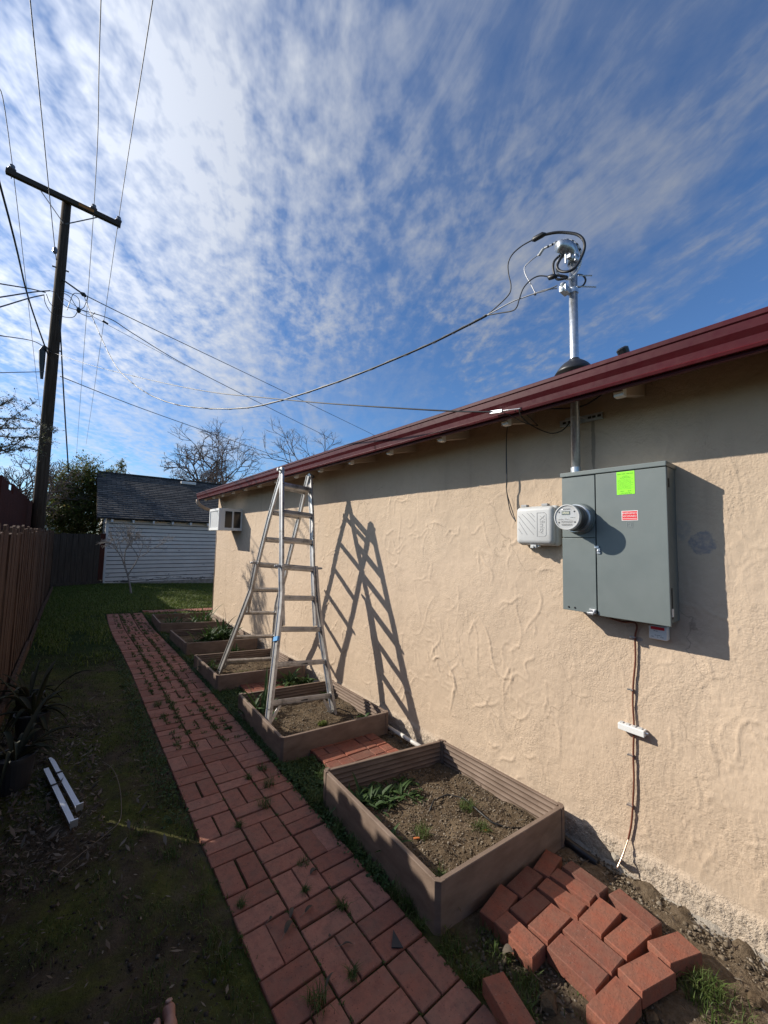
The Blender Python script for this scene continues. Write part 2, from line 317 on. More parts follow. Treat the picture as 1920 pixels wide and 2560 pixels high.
# ------------------------------------------------------------------ mesh helpers
def tag(o, label=None, cat=None, group=None, kind=None):
    for k, v in (('label', label), ('category', cat), ('group', group), ('kind', kind)):
        if v: o[k] = v
    return o
def empty(name, loc, label, cat, group=None):
    o = bpy.data.objects.new(name, None); COL.objects.link(o); o.location = loc; o.empty_display_size = .1
    return tag(o, label, cat, group)
class MB:
    def __init__(s): s.v = []; s.f = []
    def add(s, vs, fs):
        n = len(s.v); s.v += [tuple(v) for v in vs]; s.f += [tuple(i + n for i in f) for f in fs]; return s
    def box(s, lo, hi, M=None):
        x0, y0, z0 = lo; x1, y1, z1 = hi
        vs = [Vector(p) for p in [(x0, y0, z0), (x1, y0, z0), (x1, y1, z0), (x0, y1, z0), (x0, y0, z1), (x1, y0, z1), (x1, y1, z1), (x0, y1, z1)]]
        if M: vs = [M @ v for v in vs]
        return s.add(vs, [(0, 3, 2, 1), (4, 5, 6, 7), (0, 1, 5, 4), (1, 2, 6, 5), (2, 3, 7, 6), (3, 0, 4, 7)])
    def slab(s, quad, h, ch=.004, bot=None):
        """box from a top quad (ccw from above) going down h, with chamfered top edges"""
        q = [Vector(p) for p in quad]; c = sum(q, Vector()) / 4
        top = [p + (c - p).normalized() * ch * 1.4 for p in q]; sh = [p - Vector((0, 0, ch)) for p in q]; bo = [Vector((p.x, p.y, p.z - h)) for p in q]
        vs = top + sh + bo
        fs = [(0, 1, 2, 3), (11, 10, 9, 8)]
        for i in range(4):
            j = (i + 1) % 4; fs += [(i, i + 4, j + 4, j), (i + 4, i + 8, j + 8, j + 4)]
        return s.add(vs, fs)
    def beam(s, a, c, w, d, side=None):
        """rectangular bar a->c: w along side, d along the remaining axis"""
        a = Vector(a); c = Vector(c); t = (c - a).normalized(); u = Vector(side) if side is not None else Vector((1, 0, 0))
        u = (u - t * u.dot(t)).normalized(); v = t.cross(u)
        vs = []
        for p in (a, c):
            for i, j in ((-1, -1), (1, -1), (1, 1), (-1, 1)): vs.append(p + u * w / 2 * i + v * d / 2 * j)
        return s.add(vs, [(0, 3, 2, 1), (4, 5, 6, 7), (0, 1, 5, 4), (1, 2, 6, 5), (2, 3, 7, 6), (3, 0, 4, 7)])
    def tube(s, pts, r, seg=8, r1=None, cap=True):
        pts = [Vector(p) for p in pts]; n = len(pts); base = len(s.v); up = None
        rs = r if isinstance(r, (list, tuple)) else [r + ((r1 if r1 is not None else r) - r) * i / max(1, n - 1) for i in range(n)]
        for i, p in enumerate(pts):
            t = (pts[min(i + 1, n - 1)] - pts[max(i - 1, 0)]).normalized()
            if up is None: up = Vector((0, 0, 1)) if abs(t.z) < .9 else Vector((1, 0, 0))
            up = (up - t * up.dot(t)); up = up.normalized() if up.length > 1e-6 else t.orthogonal().normalized()
            w = t.cross(up)
            for k in range(seg):
                a_ = 2 * math.pi * k / seg; s.v.append(tuple(p + up * math.cos(a_) * rs[i] + w * math.sin(a_) * rs[i]))
        for i in range(n - 1):
            for k in range(seg):
                k2 = (k + 1) % seg; s.f.append((base + i * seg + k, base + i * seg + k2, base + (i + 1) * seg + k2, base + (i + 1) * seg + k))
        if cap:
            s.f.append(tuple(base + k for k in range(seg))[::-1]); s.f.append(tuple(base + (n - 1) * seg + k for k in range(seg)))
        return s
    def lathe(s, o, axis, prof, seg=24):
        """prof: list of (distance along axis, radius)"""
        axis = Vector(axis).normalized(); o = Vector(o); return s.tube_prof(o, axis, prof, seg)
    def tube_prof(s, o, ax, prof, seg):
        u = ax.orthogonal().normalized(); w = ax.cross(u); base = len(s.v)
        for h, r in prof:
            for k in range(seg):
                a_ = 2 * math.pi * k / seg; s.v.append(tuple(o + ax * h + (u * math.cos(a_) + w * math.sin(a_)) * max(r, 1e-5)))
        for i in range(len(prof) - 1):
            for k in range(seg):
                k2 = (k + 1) % seg; s.f.append((base + i * seg + k, base + i * seg + k2, base + (i + 1) * seg + k2, base + (i + 1) * seg + k))
        s.f.append(tuple(base + k for k in range(seg))[::-1]); s.f.append(tuple(base + (len(prof) - 1) * seg + k for k in range(seg)))
        return s
    def prism(s, prof, p0, p1, frame):
        """extrude 2-D profile [(a,b)] from p0 to p1, frame=(A,B) vectors"""
        A, B_ = Vector(frame[0]), Vector(frame[1]); n = len(prof); p0 = Vector(p0); p1 = Vector(p1)
        vs = [p0 + A * x + B_ * y for x, y in prof] + [p1 + A * x + B_ * y for x, y in prof]
        fs = [tuple(range(n))[::-1], tuple(range(n, 2 * n))] + [(i, (i + 1) % n, (i + 1) % n + n, i + n) for i in range(n)]
        return s.add(vs, fs)
    def build(s, name, m, parent=None, bevel=0, smooth=False, seg=2, sub=0):
        me = bpy.data.meshes.new(name); me.from_pydata(s.v, [], s.f)
        me.materials.append(MATS[m] if isinstance(m, str) else m)
        bm_ = None
        import bmesh
        bm_ = bmesh.new(); bm_.from_mesh(me); bmesh.ops.recalc_face_normals(bm_, faces=bm_.faces) if len(s.f) < 20000 else None
        bm_.to_mesh(me); bm_.free()
        o = bpy.data.objects.new(name, me); COL.objects.link(o)
        if parent is not None:
            o.parent = parent; o.matrix_parent_inverse = Matrix.Translation(-Vector(parent.location)) if parent.type == 'EMPTY' else Matrix()
        if smooth:
            me.polygons.foreach_set('use_smooth', [True] * len(me.polygons))
        if bevel:
            md = o.modifiers.new('bevel', 'BEVEL'); md.width = bevel; md.segments = seg; md.limit_method = 'ANGLE'; md.angle_limit = .6
        if sub:
            md = o.modifiers.new('sub', 'SUBSURF'); md.levels = sub; md.render_levels = sub
        return o
def np_mesh(name, V, F, m, parent=None, smooth=False):
    me = bpy.data.meshes.new(name); V = np.asarray(V, np.float32); F = np.asarray(F, np.int32); k = F.shape[1]
    me.vertices.add(len(V)); me.vertices.foreach_set('co', V.ravel())
    me.loops.add(F.size); me.loops.foreach_set('vertex_index', F.ravel())
    me.polygons.add(len(F)); me.polygons.foreach_set('loop_start', np.arange(0, F.size, k)); me.polygons.foreach_set('loop_total', np.full(len(F), k))
    if smooth: me.polygons.foreach_set('use_smooth', np.ones(len(F), bool))
    me.materials.append(MATS[m]); me.update(calc_edges=True); me.validate()
    o = bpy.data.objects.new(name, me); COL.objects.link(o)
    if parent is not None: o.parent = parent; o.matrix_parent_inverse = Matrix.Translation(-Vector(parent.location))
    return o
def text(name, s, size, M, m, parent, extrude=.0008):
    c = bpy.data.curves.new(name, 'FONT'); c.body = s; c.size = size; c.extrude = extrude; c.align_x = 'CENTER'; c.align_y = 'CENTER'
    o = bpy.data.objects.new(name, c); COL.objects.link(o)
    bpy.context.view_layer.update()
    me = bpy.data.meshes.new_from_object(o.evaluated_get(bpy.context.evaluated_depsgraph_get())); bpy.data.objects.remove(o); bpy.data.curves.remove(c)
    me.transform(M); me.materials.clear(); me.materials.append(MATS[m])
    r = bpy.data.objects.new(name, me); COL.objects.link(r); r.parent = parent
    e = parent
    while e.parent is not None: e = e.parent
    if parent.type == 'EMPTY': r.matrix_parent_inverse = Matrix.Translation(-Vector(parent.location))
    return r
def wallM(y, z, x, rot=0, sx=1.):            # text plane facing -X, reading towards -Y
    return Matrix.Translation((x, y, z)) @ Matrix(((0, 0, -1, 0), (-1, 0, 0, 0), (0, 1, 0, 0), (0, 0, 0, 1))) @ Matrix.Rotation(rot, 4, 'Z') @ Matrix.Diagonal((sx, 1, 1, 1))
def vnoise(shape, cells, seed):              # smooth value noise on a grid
    r = np.random.default_rng(seed); g = r.random((cells[0] + 2, cells[1] + 2))
    a = np.linspace(0, cells[0], shape[0]); c = np.linspace(0, cells[1], shape[1])
    i = a.astype(int); j = c.astype(int); u = a - i; v = c - j; u = u * u * (3 - 2 * u); v = v * v * (3 - 2 * v)
    g00 = g[np.ix_(i, j)]; g10 = g[np.ix_(i + 1, j)]; g01 = g[np.ix_(i, j + 1)]; g11 = g[np.ix_(i + 1, j + 1)]
    u = u[:, None]; v = v[None, :]
    return (g00 * (1 - u) + g10 * u) * (1 - v) + (g01 * (1 - u) + g11 * u) * v - .5
def grid_faces(nx, ny):
    i = np.arange((nx - 1) * (ny - 1)); a = (i // (ny - 1)) * ny + i % (ny - 1)
    return np.stack([a, a + ny, a + ny + 1, a + 1], 1)

# ------------------------------------------------------------------ ground
def prog(a, c, n, k): return a + (c - a) * ((np.arange(1, n + 1) / n) ** k)
xs = np.concatenate([-1 - (prog(0, 1, 22, 3))[::-1] * 400, np.arange(-1, 2.6, .022), 2.6 + prog(0, 1, 22, 3) * 400])
ys = np.concatenate([-.5 - (prog(0, 1, 18, 3))[::-1] * 300, np.arange(-.5, 9, .028), 9 + prog(0, 1, 46, 3) * 500])
GX, GY = np.meshgrid(xs, ys, indexing='ij')
GZ = -.05 * np.clip(GX, -1, 4.5) + .10 * np.clip((GY - 7.5) / 1.5, 0, 1) * np.clip((GX - 1.8) / .6, 0, 1) * np.clip((9.6 - GY) / .8, 0, 1)
GZ -= np.where((GX > -.6) & (GX < 2.6), .018, .01)
nz = sum(vnoise(GX.shape, (int(30 * s), int(60 * s)), 5 + k) * a_ for k, (s, a_) in enumerate([(1, .022), (3, .012), (6, .008)]))
msk = np.clip((GX + 1.5), 0, 1) * np.clip((3.5 - GX), 0, 1) * np.clip((12 - GY) / 2, 0, 1)
inpath = ((GX > .66) & (GX < 1.22)) ; GZ += nz * msk * np.where(inpath, .3, 1.) - .015 * inpath * (GY < 10)
GZ += .028 * np.exp(-((GX - 2.42) / .12) ** 2) * vnoise(GX.shape, (40, 160), 44) * 2 * (GY < 9)
o = np_mesh('ground', np.stack([GX.ravel(), GY.ravel(), GZ.ravel()], 1), grid_faces(*GX.shape), 'ground', smooth=True); o['kind'] = 'structure'

# ------------------------------------------------------------------ brick path (basket weave, 3 modules wide)
pm = MB(); XP, MY = .211, .1985
yb = [2.083 + k * .1975 for k in range(0, 40)]; yb = [2.083 - k * .205 for k in range(12, 0, -1)] + yb; k0 = 12
def brick_quad(x0, y0, x1, y1, off=0., tilt=.0015, jit=.002, ang=.012):
    cx_, cy_ = (x0 + x1) / 2, (y0 + y1) / 2; an = random.gauss(0, ang * .6); ca, sa = math.cos(an), math.sin(an)
    dz = random.gauss(0, .0018); q = []
    for x, y in ((x0, y0), (x1, y0), (x1, y1), (x0, y1)):
        dx, dy = x - cx_, y - cy_; X_ = cx_ + dx * ca - dy * sa + random.uniform(-jit, jit) * .5; Y_ = cy_ + dx * sa + dy * ca + random.uniform(-jit, jit) * .5
        q.append((X_, Y_, gz(X_, Y_) + off + dz + random.uniform(-tilt, tilt)))
    return q
for k in range(len(yb) - 1):
    y0, y1 = yb[k], yb[k + 1]
    if y0 > 9.85: break
    far = max(0, (y0 - 4) / 6)
    for c in range(3):
        x0 = .634 + c * XP - (.02 + .03 * math.sin((y0 - 6) * .9)) * min(1, max(0, (y0 - 5) / 3)); sh = -.008 * c
        if y0 < 2.0: x0 += 0.003
        H = ((k - k0) + c) % 2 == 0
        g_ = .0045 + far * .004
        if H:
            ym = (y0 + y1) / 2
            for ya, yc in ((y0, ym), (ym, y1)): pm.slab(brick_quad(x0 + g_, ya + sh + g_, x0 + XP - g_, yc + sh - g_, ang=.012 + far * .03), .055, .003)
        else:
            gap = random.uniform(.001, .007)
            pm.slab(brick_quad(x0 + g_, y0 + sh + g_, x0 + XP / 2 - gap, y1 + sh - g_, ang=.012 + far * .02), .055, .003)
            pm.slab(brick_quad(x0 + XP / 2 + gap, y0 + sh + g_, x0 + XP - g_, y1 + sh - g_, ang=.012 + far * .02), .055, .003)
for i in range(22):                                   # cross strip at the far end
    for j in range(3):
        xa = 1.28 + i * .21 + (j % 2) * .1
        if xa < 4.6: pm.slab(brick_quad(xa + .005, 9.75 + j * .105, xa + .2, 9.75 + j * .105 + .095, .004), .05, .003)
o = pm.build('brick_path', 'path_brick'); o['kind'] = 'structure'
# moss / soil bed seen in the joints
jm = MB()
for k in range(48):
    ya = -.35 + k * .215
    jm.add([(.655, ya, gz(.655) - .012), (1.245, ya, gz(1.245) - .012), (1.245, ya + .215, gz(1.245) - .012), (.655, ya + .215, gz(.655) - .012)], [(0, 1, 2, 3)])
mat('joint_moss', rough=.95, spec=.1, build=varied((.02, .022, .007), (.05, .055, .016), 30, .9, .6, .01, c3=(.05, .04, .03)))
o = jm.build('path_joints', 'joint_moss'); o['kind'] = 'structure'

# ------------------------------------------------------------------ loose and laid bricks by the wall
w6 = lambda x, y: (1200 + x / 2.304, 2080 + y / 2.304)
loose = [([(5, 460), (130, 305), (218, 370), (78, 510)], .04, 'brick against the bed board at the outer corner of the loose brick pad'),
 ([(165, 310), (272, 197), (372, 258), (222, 367)], .04, 'shaded brick touching the bed board, second from the outer corner'),
 ([(283, 192), (400, 108), (497, 162), (378, 250)], .04, 'shaded brick under the far end of the bed board, nearest the drain corner'),
 ([(165, 437), (325, 320), (415, 390), (262, 527)], .04, 'brick in the second row of the pad wholly inside the bed shadow'),
 ([(325, 314), (385, 264), (622, 413), (557, 492)], .04, 'brick laid lengthwise, half shaded, left one of the pair in the pad middle'),
 ([(393, 254), (450, 213), (685, 368), (626, 410)], .04, 'brick laid lengthwise, half shaded, right one of the pair in the pad middle'),
 ([(470, 205), (525, 167), (737, 325), (690, 362)], .052, 'raised brick on the wall side of the pad with a half shaded top'),
 ([(265, 538), (417, 397), (537, 487), (380, 642)], .045, 'sunlit brick in the pad centre left of the two narrow lengthwise bricks'),
 ([(75, 512), (158, 450), (380, 655), (302, 735)], .05, 'half shaded brick sticking out on the path side of the pad above a hollow'),
 ([(567, 487), (687, 375), (820, 463), (697, 602)], .05, 'sunlit brick right of centre with small pale specks on its top'),
 ([(740, 362), (800, 325), (1052, 535), (990, 560)], .045, 'long brick tipped on its side next to the bare soil by the wall'),
 ([(472, 545), (547, 497), (832, 720), (756, 812)], .055, 'narrow lengthwise brick in the lower pad between two wide gaps'),
 ([(385, 650), (462, 570), (747, 812), (670, 922)], .06, 'large sunlit brick on the path side with a sandy orange flank'),
 ([(712, 597), (852, 485), (994, 585), (840, 722)], .055, 'sunlit brick turned askew with a deep dark gap behind it'),
 ([(972, 650), (1125, 555), (1268, 685), (1112, 788)], .06, 'end brick nearest the grass tuft with two pale drops on its top'),
 ([(807, 795), (965, 665), (1110, 795), (955, 960)], .065, 'sunlit brick at the near end of the pad touching the end brick'),
 ([(608, 1010), (780, 812), (934, 960), (760, 1160)], .065, 'lowest brick of the pad at the bottom edge of the picture'),
 ([(15, 815), (130, 787), (352, 1120), (180, 1150)], .075, 'single brick lying apart from the pad between it and the path')]
for q, off, lab in loose:
    P4 = [ong(w6(*p), off) for p in q]
    # fit a true rectangle to the measured corners
    c = sum(P4, Vector()) / 4; u = ((P4[3] - P4[0]) + (P4[2] - P4[1])) / 2; v = ((P4[1] - P4[0]) + (P4[2] - P4[3])) / 2
    un = u.normalized(); v = v - un * v.dot(un); vn = v.normalized()
    hu, hv = u.length / 2, v.length / 2
    hu = min(max(hu - .0015, .042), .100); hv = min(max(hv - .0015, .042), .100)
    rect = [c - un * hu - vn * hv, c - un * hu + vn * hv, c + un * hu + vn * hv, c + un * hu - vn * hv][::-1]
    dz = random.uniform(-.006, .006)
    rect = [p + Vector((0, 0, dz)) + (p - c).normalized() * random.uniform(-.0015, .0015) for p in rect]; tl_ = Vector((random.uniform(-.04, .04), random.uniform(-.04, .04), 0)); rect = [p + Vector((0, 0, (p - c).dot(tl_))) for p in rect]
    m = MB().slab(rect, .058, .003)
    c0 = c - Vector((0, 0, .03)); m.v = [tuple(Vector(p) - c0) for p in m.v]
    o = m.build('loose_brick', 'new_brick'); o.location = c0
    tag(o, lab, 'brick', 'red bricks of the loose pad beside the nearest bed')
def pad(name, x0, x1, y0, y1, lab):
    m = MB(); r = 0; y = y0
    while y < y1 - .03:
        x = x0 - (r % 2) * .0
        while x < x1 - .02:
            L = .2 if (r + int((x - x0) / .2)) % 2 == 0 else .1
            L = min(L, x1 - x)
            m.slab(brick_quad(x + .003, y + .003, x + L - .003, y + .097, .03, jit=.004, ang=.02), .06, .004); x += L
        y += .1; r += 1
    o = m.build(name, 'new_brick'); tag(o, lab, 'brick pad', 'brick pads between the raised beds')
pad('brick_pad', 1.55, 2.15, 2.36, 2.83, 'low red brick pad between the nearest bed and the bed under the ladder')
pad('brick_pad', 1.55, 2.15, 3.95, 4.46, 'shaded red brick pad between the bed under the ladder and the third bed')

# ------------------------------------------------------------------ raised beds
def bed(cs, h, label, nsoil):
    """cs: FL, NL, NR, FR top corners"""
    cs = [Vector(c) for c in cs]; cen = sum(cs, Vector()) / 4
    root = empty('raised_bed', (cen.x, cen.y, cen.z - h), label, 'raised bed', 'brown raised garden beds along the wall')
    for i in range(4):
        a, c = cs[i], cs[(i + 1) % 4]; t = (c - a).normalized(); n = Vector((-t.y, t.x, 0))
        if n.dot(cen - a) < 0: n = -n
        a2 = a + t * .035; c2 = c - t * .035; prof = [(0, -h), (0, -.003), (.003, 0), (.022, 0)]
        nr = 6; z = -.004; hh = (min(h, .2) - .01) / nr
        for k in range(nr):
            for s_ in (.0, .25, .5, .75): prof.append((.022 - .007 * math.sin(math.pi * s_) * 1.0 + (.003 if s_ == 0 else 0), z - hh * (k + s_)))
        prof.append((.022, -h))
        MB().prism(prof, a2, c2, (n, Vector((0, 0, 1)))).build('bed_board', 'composite_board', root)
    for i in range(4):
        p = cs[i]; t1 = (cs[(i + 1) % 4] - p).normalized(); t2 = (cs[(i - 1) % 4] - p).normalized()
        pr = [p + t1 * .045, p + t1 * .012 + t2 * .0, p + t2 * .012, p + t2 * .045, p + t2 * .045 + t1 * .02, p + t1 * .034 + t2 * .034, p + t1 * .045 + t2 * .02]
        pr = [p + t1 * .042 - t2 * .004, p + t1 * .016 - t2 * .004, p - t1 * .004 + t2 * .016, p - t1 * .004 + t2 * .042,
              p + t1 * .014 + t2 * .042, p + t1 * .014 + t2 * .030, p + t1 * .026 + t2 * .026, p + t1 * .030 + t2 * .014, p + t1 * .042 + t2 * .014]
        top = [q + Vector((0, 0, .004)) for q in pr]; bot = [q - Vector((0, 0, h)) for q in pr]; n = len(pr)
        MB().add(top + bot, [tuple(range(n)), tuple(range(n, 2 * n))[::-1]] + [(k, (k + 1) % n, (k + 1) % n + n, k + n) for k in range(n)]).build('corner_post', 'composite_board', root, bevel=.002)
    # soil
    N = 46; ins = [c + (cen - c).normalized() * .03 for c in cs]
    uu, vv = np.meshgrid(np.linspace(0, 1, N), np.linspace(0, 1, N), indexing='ij')
    C4 = [np.array(c) for c in ins]
    Pp = ((1 - uu) * (1 - vv))[..., None] * C4[1] + (uu * (1 - vv))[..., None] * C4[2] + (uu * vv)[..., None] * C4[3] + ((1 - uu) * vv)[..., None] * C4[0]
    zs_ = -.05 * Pp[..., 0] + nsoil + vnoise((N, N), (7, 7), int(cen.y * 10)) * .03 + vnoise((N, N), (20, 20), int(cen.y * 9)) * .014
    Pp[..., 2] = zs_
    o = np_mesh('soil', Pp.reshape(-1, 3), grid_faces(N, N), 'bed_soil', smooth=True); o['kind'] = 'structure'
    return root, Pp
bedlist = [([(1.337, 2.226, .133), (1.315, 1.209, .134), (2.330, 1.154, .083), (2.312, 2.101, .084)], .215, 'nearest brown raised bed, widest in view, with sparse weeds and a black drip hose', .045),
 ([(1.326, 3.816, .104), (1.309, 2.792, .105), (2.328, 2.759, .054), (2.325, 3.755, .054)], .185, 'second brown raised bed, holding the near feet of the ladder', .035),
 ([(1.290, 5.395, .095), (1.306, 4.463, .095), (2.329, 4.377, .044), (2.290, 5.314, .046)], .175, 'third brown raised bed, holding the far feet of the ladder', .045),
 ([(1.303, 7.054, .085), (1.334, 6.087, .083), (2.342, 5.996, .033), (2.338, 6.930, .033)], .165, 'fourth brown raised bed with tall leafy weeds and a bright green plant', .06),
 ([(1.269, 8.634, .087), (1.257, 7.682, .087), (2.315, 7.494, .034), (2.315, 8.597, .034)], .165, 'farthest brown raised bed, next to the brick cross strip and lawn', .06)]
soils = []
for cs, h, lab, ns in bedlist: soils.append((bed(cs, h, lab, ns)[1], cs))

# pebbles -----------------------------------------------------------
OV = np.array([(1, 0, 0), (-1, 0, 0), (0, 1, 0), (0, -1, 0), (0, 0, 1), (0, 0, -1)], float)
OF = np.array([(0, 2, 4), (2, 1, 4), (1, 3, 4), (3, 0, 4), (2, 0, 5), (1, 2, 5), (3, 1, 5), (0, 3, 5)])
def pebbles(name, pts, sizes, m, flat=.6, kind='stuff', label=None):
    n = len(pts); V = OV[None] * (1 + rng.uniform(-.35, .35, (n, 6, 1))); V = V * sizes[:, None, None] * np.array([1, 1, flat])
    a_ = rng.uniform(0, 6.28, n); c, s_ = np.cos(a_)[:, None], np.sin(a_)[:, None]
    X_ = V[..., 0] * c - V[..., 1] * s_; Y_ = V[..., 0] * s_ + V[..., 1] * c
    V = np.stack([X_, Y_, V[..., 2]], -1) + pts[:, None, :]
    F = (OF[None] + (np.arange(n) * 6)[:, None, None]).reshape(-1, 3)
    o = np_mesh(name, V.reshape(-1, 3), F, m); o['kind'] = kind
    if label: o['label'] = label
    return o
allp = []; alls = []
for (Pp, cs), nn in zip(soils, (6500, 6500, 2500, 800, 500)):
    N = Pp.shape[0]; i = rng.integers(1, N - 1, nn); j = rng.integers(1, N - 1, nn)
    p = Pp[i, j] + np.concatenate([rng.uniform(-.012, .012, (nn, 2)), rng.uniform(-.002, .003, (nn, 1))], 1); allp.append(p); alls.append(np.minimum(rng.gamma(3, .0011, nn) + .0014, .011))
pebbles('bed_gravel', np.concatenate(allp), np.concatenate(alls), 'pebble', label='tan gravel scattered over the bed soil')
n = 5200; p = np.stack([rng.uniform(1.3, 2.44, n), rng.uniform(.1, 1.12, n), np.zeros(n)], 1); p2 = np.stack([rng.uniform(2.2, 2.42, 2500), rng.uniform(.1, 4.4, 2500), np.zeros(2500)], 1)
p = np.concatenate([p, p2]); p[:, 2] = -.05 * p[:, 0] - .016
pebbles('wall_gravel', p, np.minimum(rng.gamma(2, .0022, len(p)) + .0015, .016), 'pebble', label='pale gravel and clods along the wall foot')
n = 7000; p = np.stack([rng.uniform(-.38, .64, n), .9 + 6 * rng.random(n) ** 1.6, np.zeros(n)], 1); p[:, 2] = -.05 * p[:, 0] - .018
pebbles('soil_pebbles', p, np.minimum(rng.gamma(1.6, .0020, n) + .0012, .012), 'dark_pebble', label='small stones and crumbs on the shaded soil')

# grass and leaves ----------------------------------------------------
def blades(name, base, L, w, m, lean=.5, parent=None, kind='stuff', seg=2):
    n = len(base); a_ = rng.uniform(0, 6.28, n); d = np.stack([np.cos(a_), np.sin(a_), np.zeros(n)], 1); s_ = np.stack([-np.sin(a_), np.cos(a_), np.zeros(n)], 1)
    ln = lean * rng.uniform(.2, 1.3, n)[:, None]; L = L[:, None]; w = w[:, None] if np.ndim(w) else w
    up = np.array([0, 0, 1.]); m1 = base + up * L * .55 + d * L * ln * .30; tip = base + up * L * (1 - .35 * ln) + d * L * ln
    V = np.stack([base - s_ * w / 2, base + s_ * w / 2, m1 + s_ * w * .4, m1 - s_ * w * .4, tip], 1)
    k = np.arange(n)[:, None] * 5
    F3 = np.concatenate([np.concatenate([k, k + 1, k + 2], 1), np.concatenate([k, k + 2, k + 3], 1), np.concatenate([k + 3, k + 2, k + 4], 1)])
    o = np_mesh(name, V.reshape(-1, 3), F3, m, parent)
    if kind: o['kind'] = kind
    return o
n = 130000
bx = rng.uniform(-.4, 5.2, n); by = 6.0 + 10.0 * rng.random(n) ** 1.0
keep = ~((bx > .58) & (bx < 1.26) & (by < 9.9)) & ~((bx > 1.28) & (bx < 2.5) & (by < 8.75)) & ~((bx > 2.4) & (by < 8.85)) & ~((by > 9.72) & (by < 10.1) & (bx > 1.2))
pm_ = vnoise((300, 300), (22, 22), 123)[((bx + .4) / 5.7 * 299).astype(int).clip(0, 299), ((by - 6) / 10 * 299).astype(int).clip(0, 299)] + .5
keep &= (rng.random(n) < np.clip((by - 5.2) / 3.4 + (pm_ - .5) * 1.6, .05, 1)) & (rng.random(n) < .35 + pm_)
bx, by = bx[keep], by[keep]; gzv = np.array([gz(x, y) for x, y in zip(bx, by)]) - .012
o = blades('lawn_grass', np.stack([bx, by, gzv], 1), rng.uniform(.025, .075, len(bx)), rng.uniform(.006, .011, len(bx)), 'lawn', .9)
o['label'] = 'short green lawn between the garage and the brick path'
# ragged grass edging beside path and beds
def clump(cx_, cy_, n, r, L, off=0.):
    rr = r * np.sqrt(rng.random(n)); t = rng.uniform(0, 6.28, n); x = cx_ + rr * np.cos(t); y = cy_ + rr * np.sin(t)
    return np.stack([x, y, -.05 * x + off - .012], 1), L * rng.uniform(.5, 1.2, n)
bs, ls = [], []
def many(k, xr, yr, nb, r, L, off=0., pw=1.):
    for _ in range(k):
        p, l = clump(random.uniform(*xr), yr[0] + (yr[1] - yr[0]) * random.random() ** pw, int(nb * random.uniform(.4, 1.4)), r * random.uniform(.5, 1.4), L * random.uniform(.6, 1.3), off); bs.append(p); ls.append(l)
many(120, (1.27, 1.315), (.75, 9.5), 26, .03, .055)
many(26, (1.27, 1.33), (.55, 2.3), 40, .035, .075)
many(26, (1.3, 1.52), (2.25, 2.75), 30, .05, .05); many(16, (1.3, 1.55), (3.85, 4.42), 30, .05, .05); many(20, (1.3, 2.2), (5.42, 6.0), 30, .06, .06); many(20, (1.3, 2.2), (7.05, 7.5), 30, .06, .06)
many(110, (.50, .62), (1.2, 8), 24, .05, .035); many(40, (.35, .62), (1.3, 4.5), 30, .07, .03); many(80, (-.35, .6), (3.6, 7.5), 22, .08, .03); many(26, (-.3, .5), (1.6, 3.5), 26, .06, .035)
many(20, (1.28, 1.5), (.78, 1.15), 34, .04, .045); many(5, (1.9, 2.2), (.32, .5), 50, .05, .05); many(10, (1.3, 1.7), (.55, .8), 30, .05, .035)
B_ = np.concatenate(bs); L_ = np.concatenate(ls)
o = blades('edge_grass', B_, L_, rng.uniform(.0022, .0045, len(B_)), 'grass', .8); o['label'] = 'ragged grass growing along the path and bed edges'
n = 26000; x = rng.uniform(-.36, .62, n); y = 1.0 + 5.6 * rng.random(n) ** 1.3; dd = (vnoise((200, 400), (9, 40), 91)[((x + .4) / 1.1 * 199).astype(int).clip(0, 199), (y / 7 * 399).astype(int).clip(0, 399)] > .02)
x, y = x[dd], y[dd]
o = blades('moss_grass', np.stack([x, y, -.05 * x - .014], 1), rng.uniform(.008, .022, len(x)), np.full(len(x), .003), 'grass', .8); o['label'] = 'low moss and grass patches on the shaded soil'
# broad small leaves (clover-like cover between path and beds)
def flat_leaves(name, P, size, m, tilt=.5, asp=.45, kind='stuff', parent=None, label=None, curl=0.):
    n = len(P); a_ = rng.uniform(0, 6.28, n); ti = rng.normal(0, tilt, n)
    d = np.stack([np.cos(a_), np.sin(a_), np.sin(ti)], 1); s_ = np.stack([-np.sin(a_), np.cos(a_), rng.normal(0, .4, n)], 1); size = size[:, None]
    cu = np.array([0, 0, 1]) * size * curl * rng.uniform(.3, 1.5, n)[:, None]
    V = np.stack([P, P + d * size * .5 + s_ * size * asp * .5 + cu * .4, P + d * size + cu, P + d * size * .5 - s_ * size * asp * .5 + cu * .4], 1)
    k = np.arange(n)[:, None] * 4; F = np.concatenate([np.concatenate([k, k + 1, k + 2], 1), np.concatenate([k, k + 2, k + 3], 1)])
    o = np_mesh(name, V.reshape(-1, 3), F, m, parent)
    if kind: o['kind'] = kind
    if label: o['label'] = label
    return o
n = 15000; x = np.concatenate([rng.normal(1.29, .022, 9000), rng.uniform(1.3, 1.56, 4200), rng.uniform(.50, .62, 1800)])
y = np.concatenate([rng.uniform(1.5, 9.4, 9000), np.where(rng.random(4200) < .5, rng.uniform(2.26, 2.75, 4200), rng.uniform(3.86, 4.42, 4200)), rng.uniform(2.5, 7, 1800)])
flat_leaves('clover', np.stack([x, y, -.05 * x + rng.uniform(-.01, .020, n)], 1), rng.uniform(.008, .022, n), 'weed', .5, .8, label='small leafy ground cover between the path and the beds')
n = 6500; t = rng.random(n); x = np.where(t < .80, rng.uniform(-.36, .25, n), rng.uniform(-.3, .62, n)); y = np.where(t < .80, rng.uniform(2.4, 4.6, n), rng.uniform(1.2, 5, n))
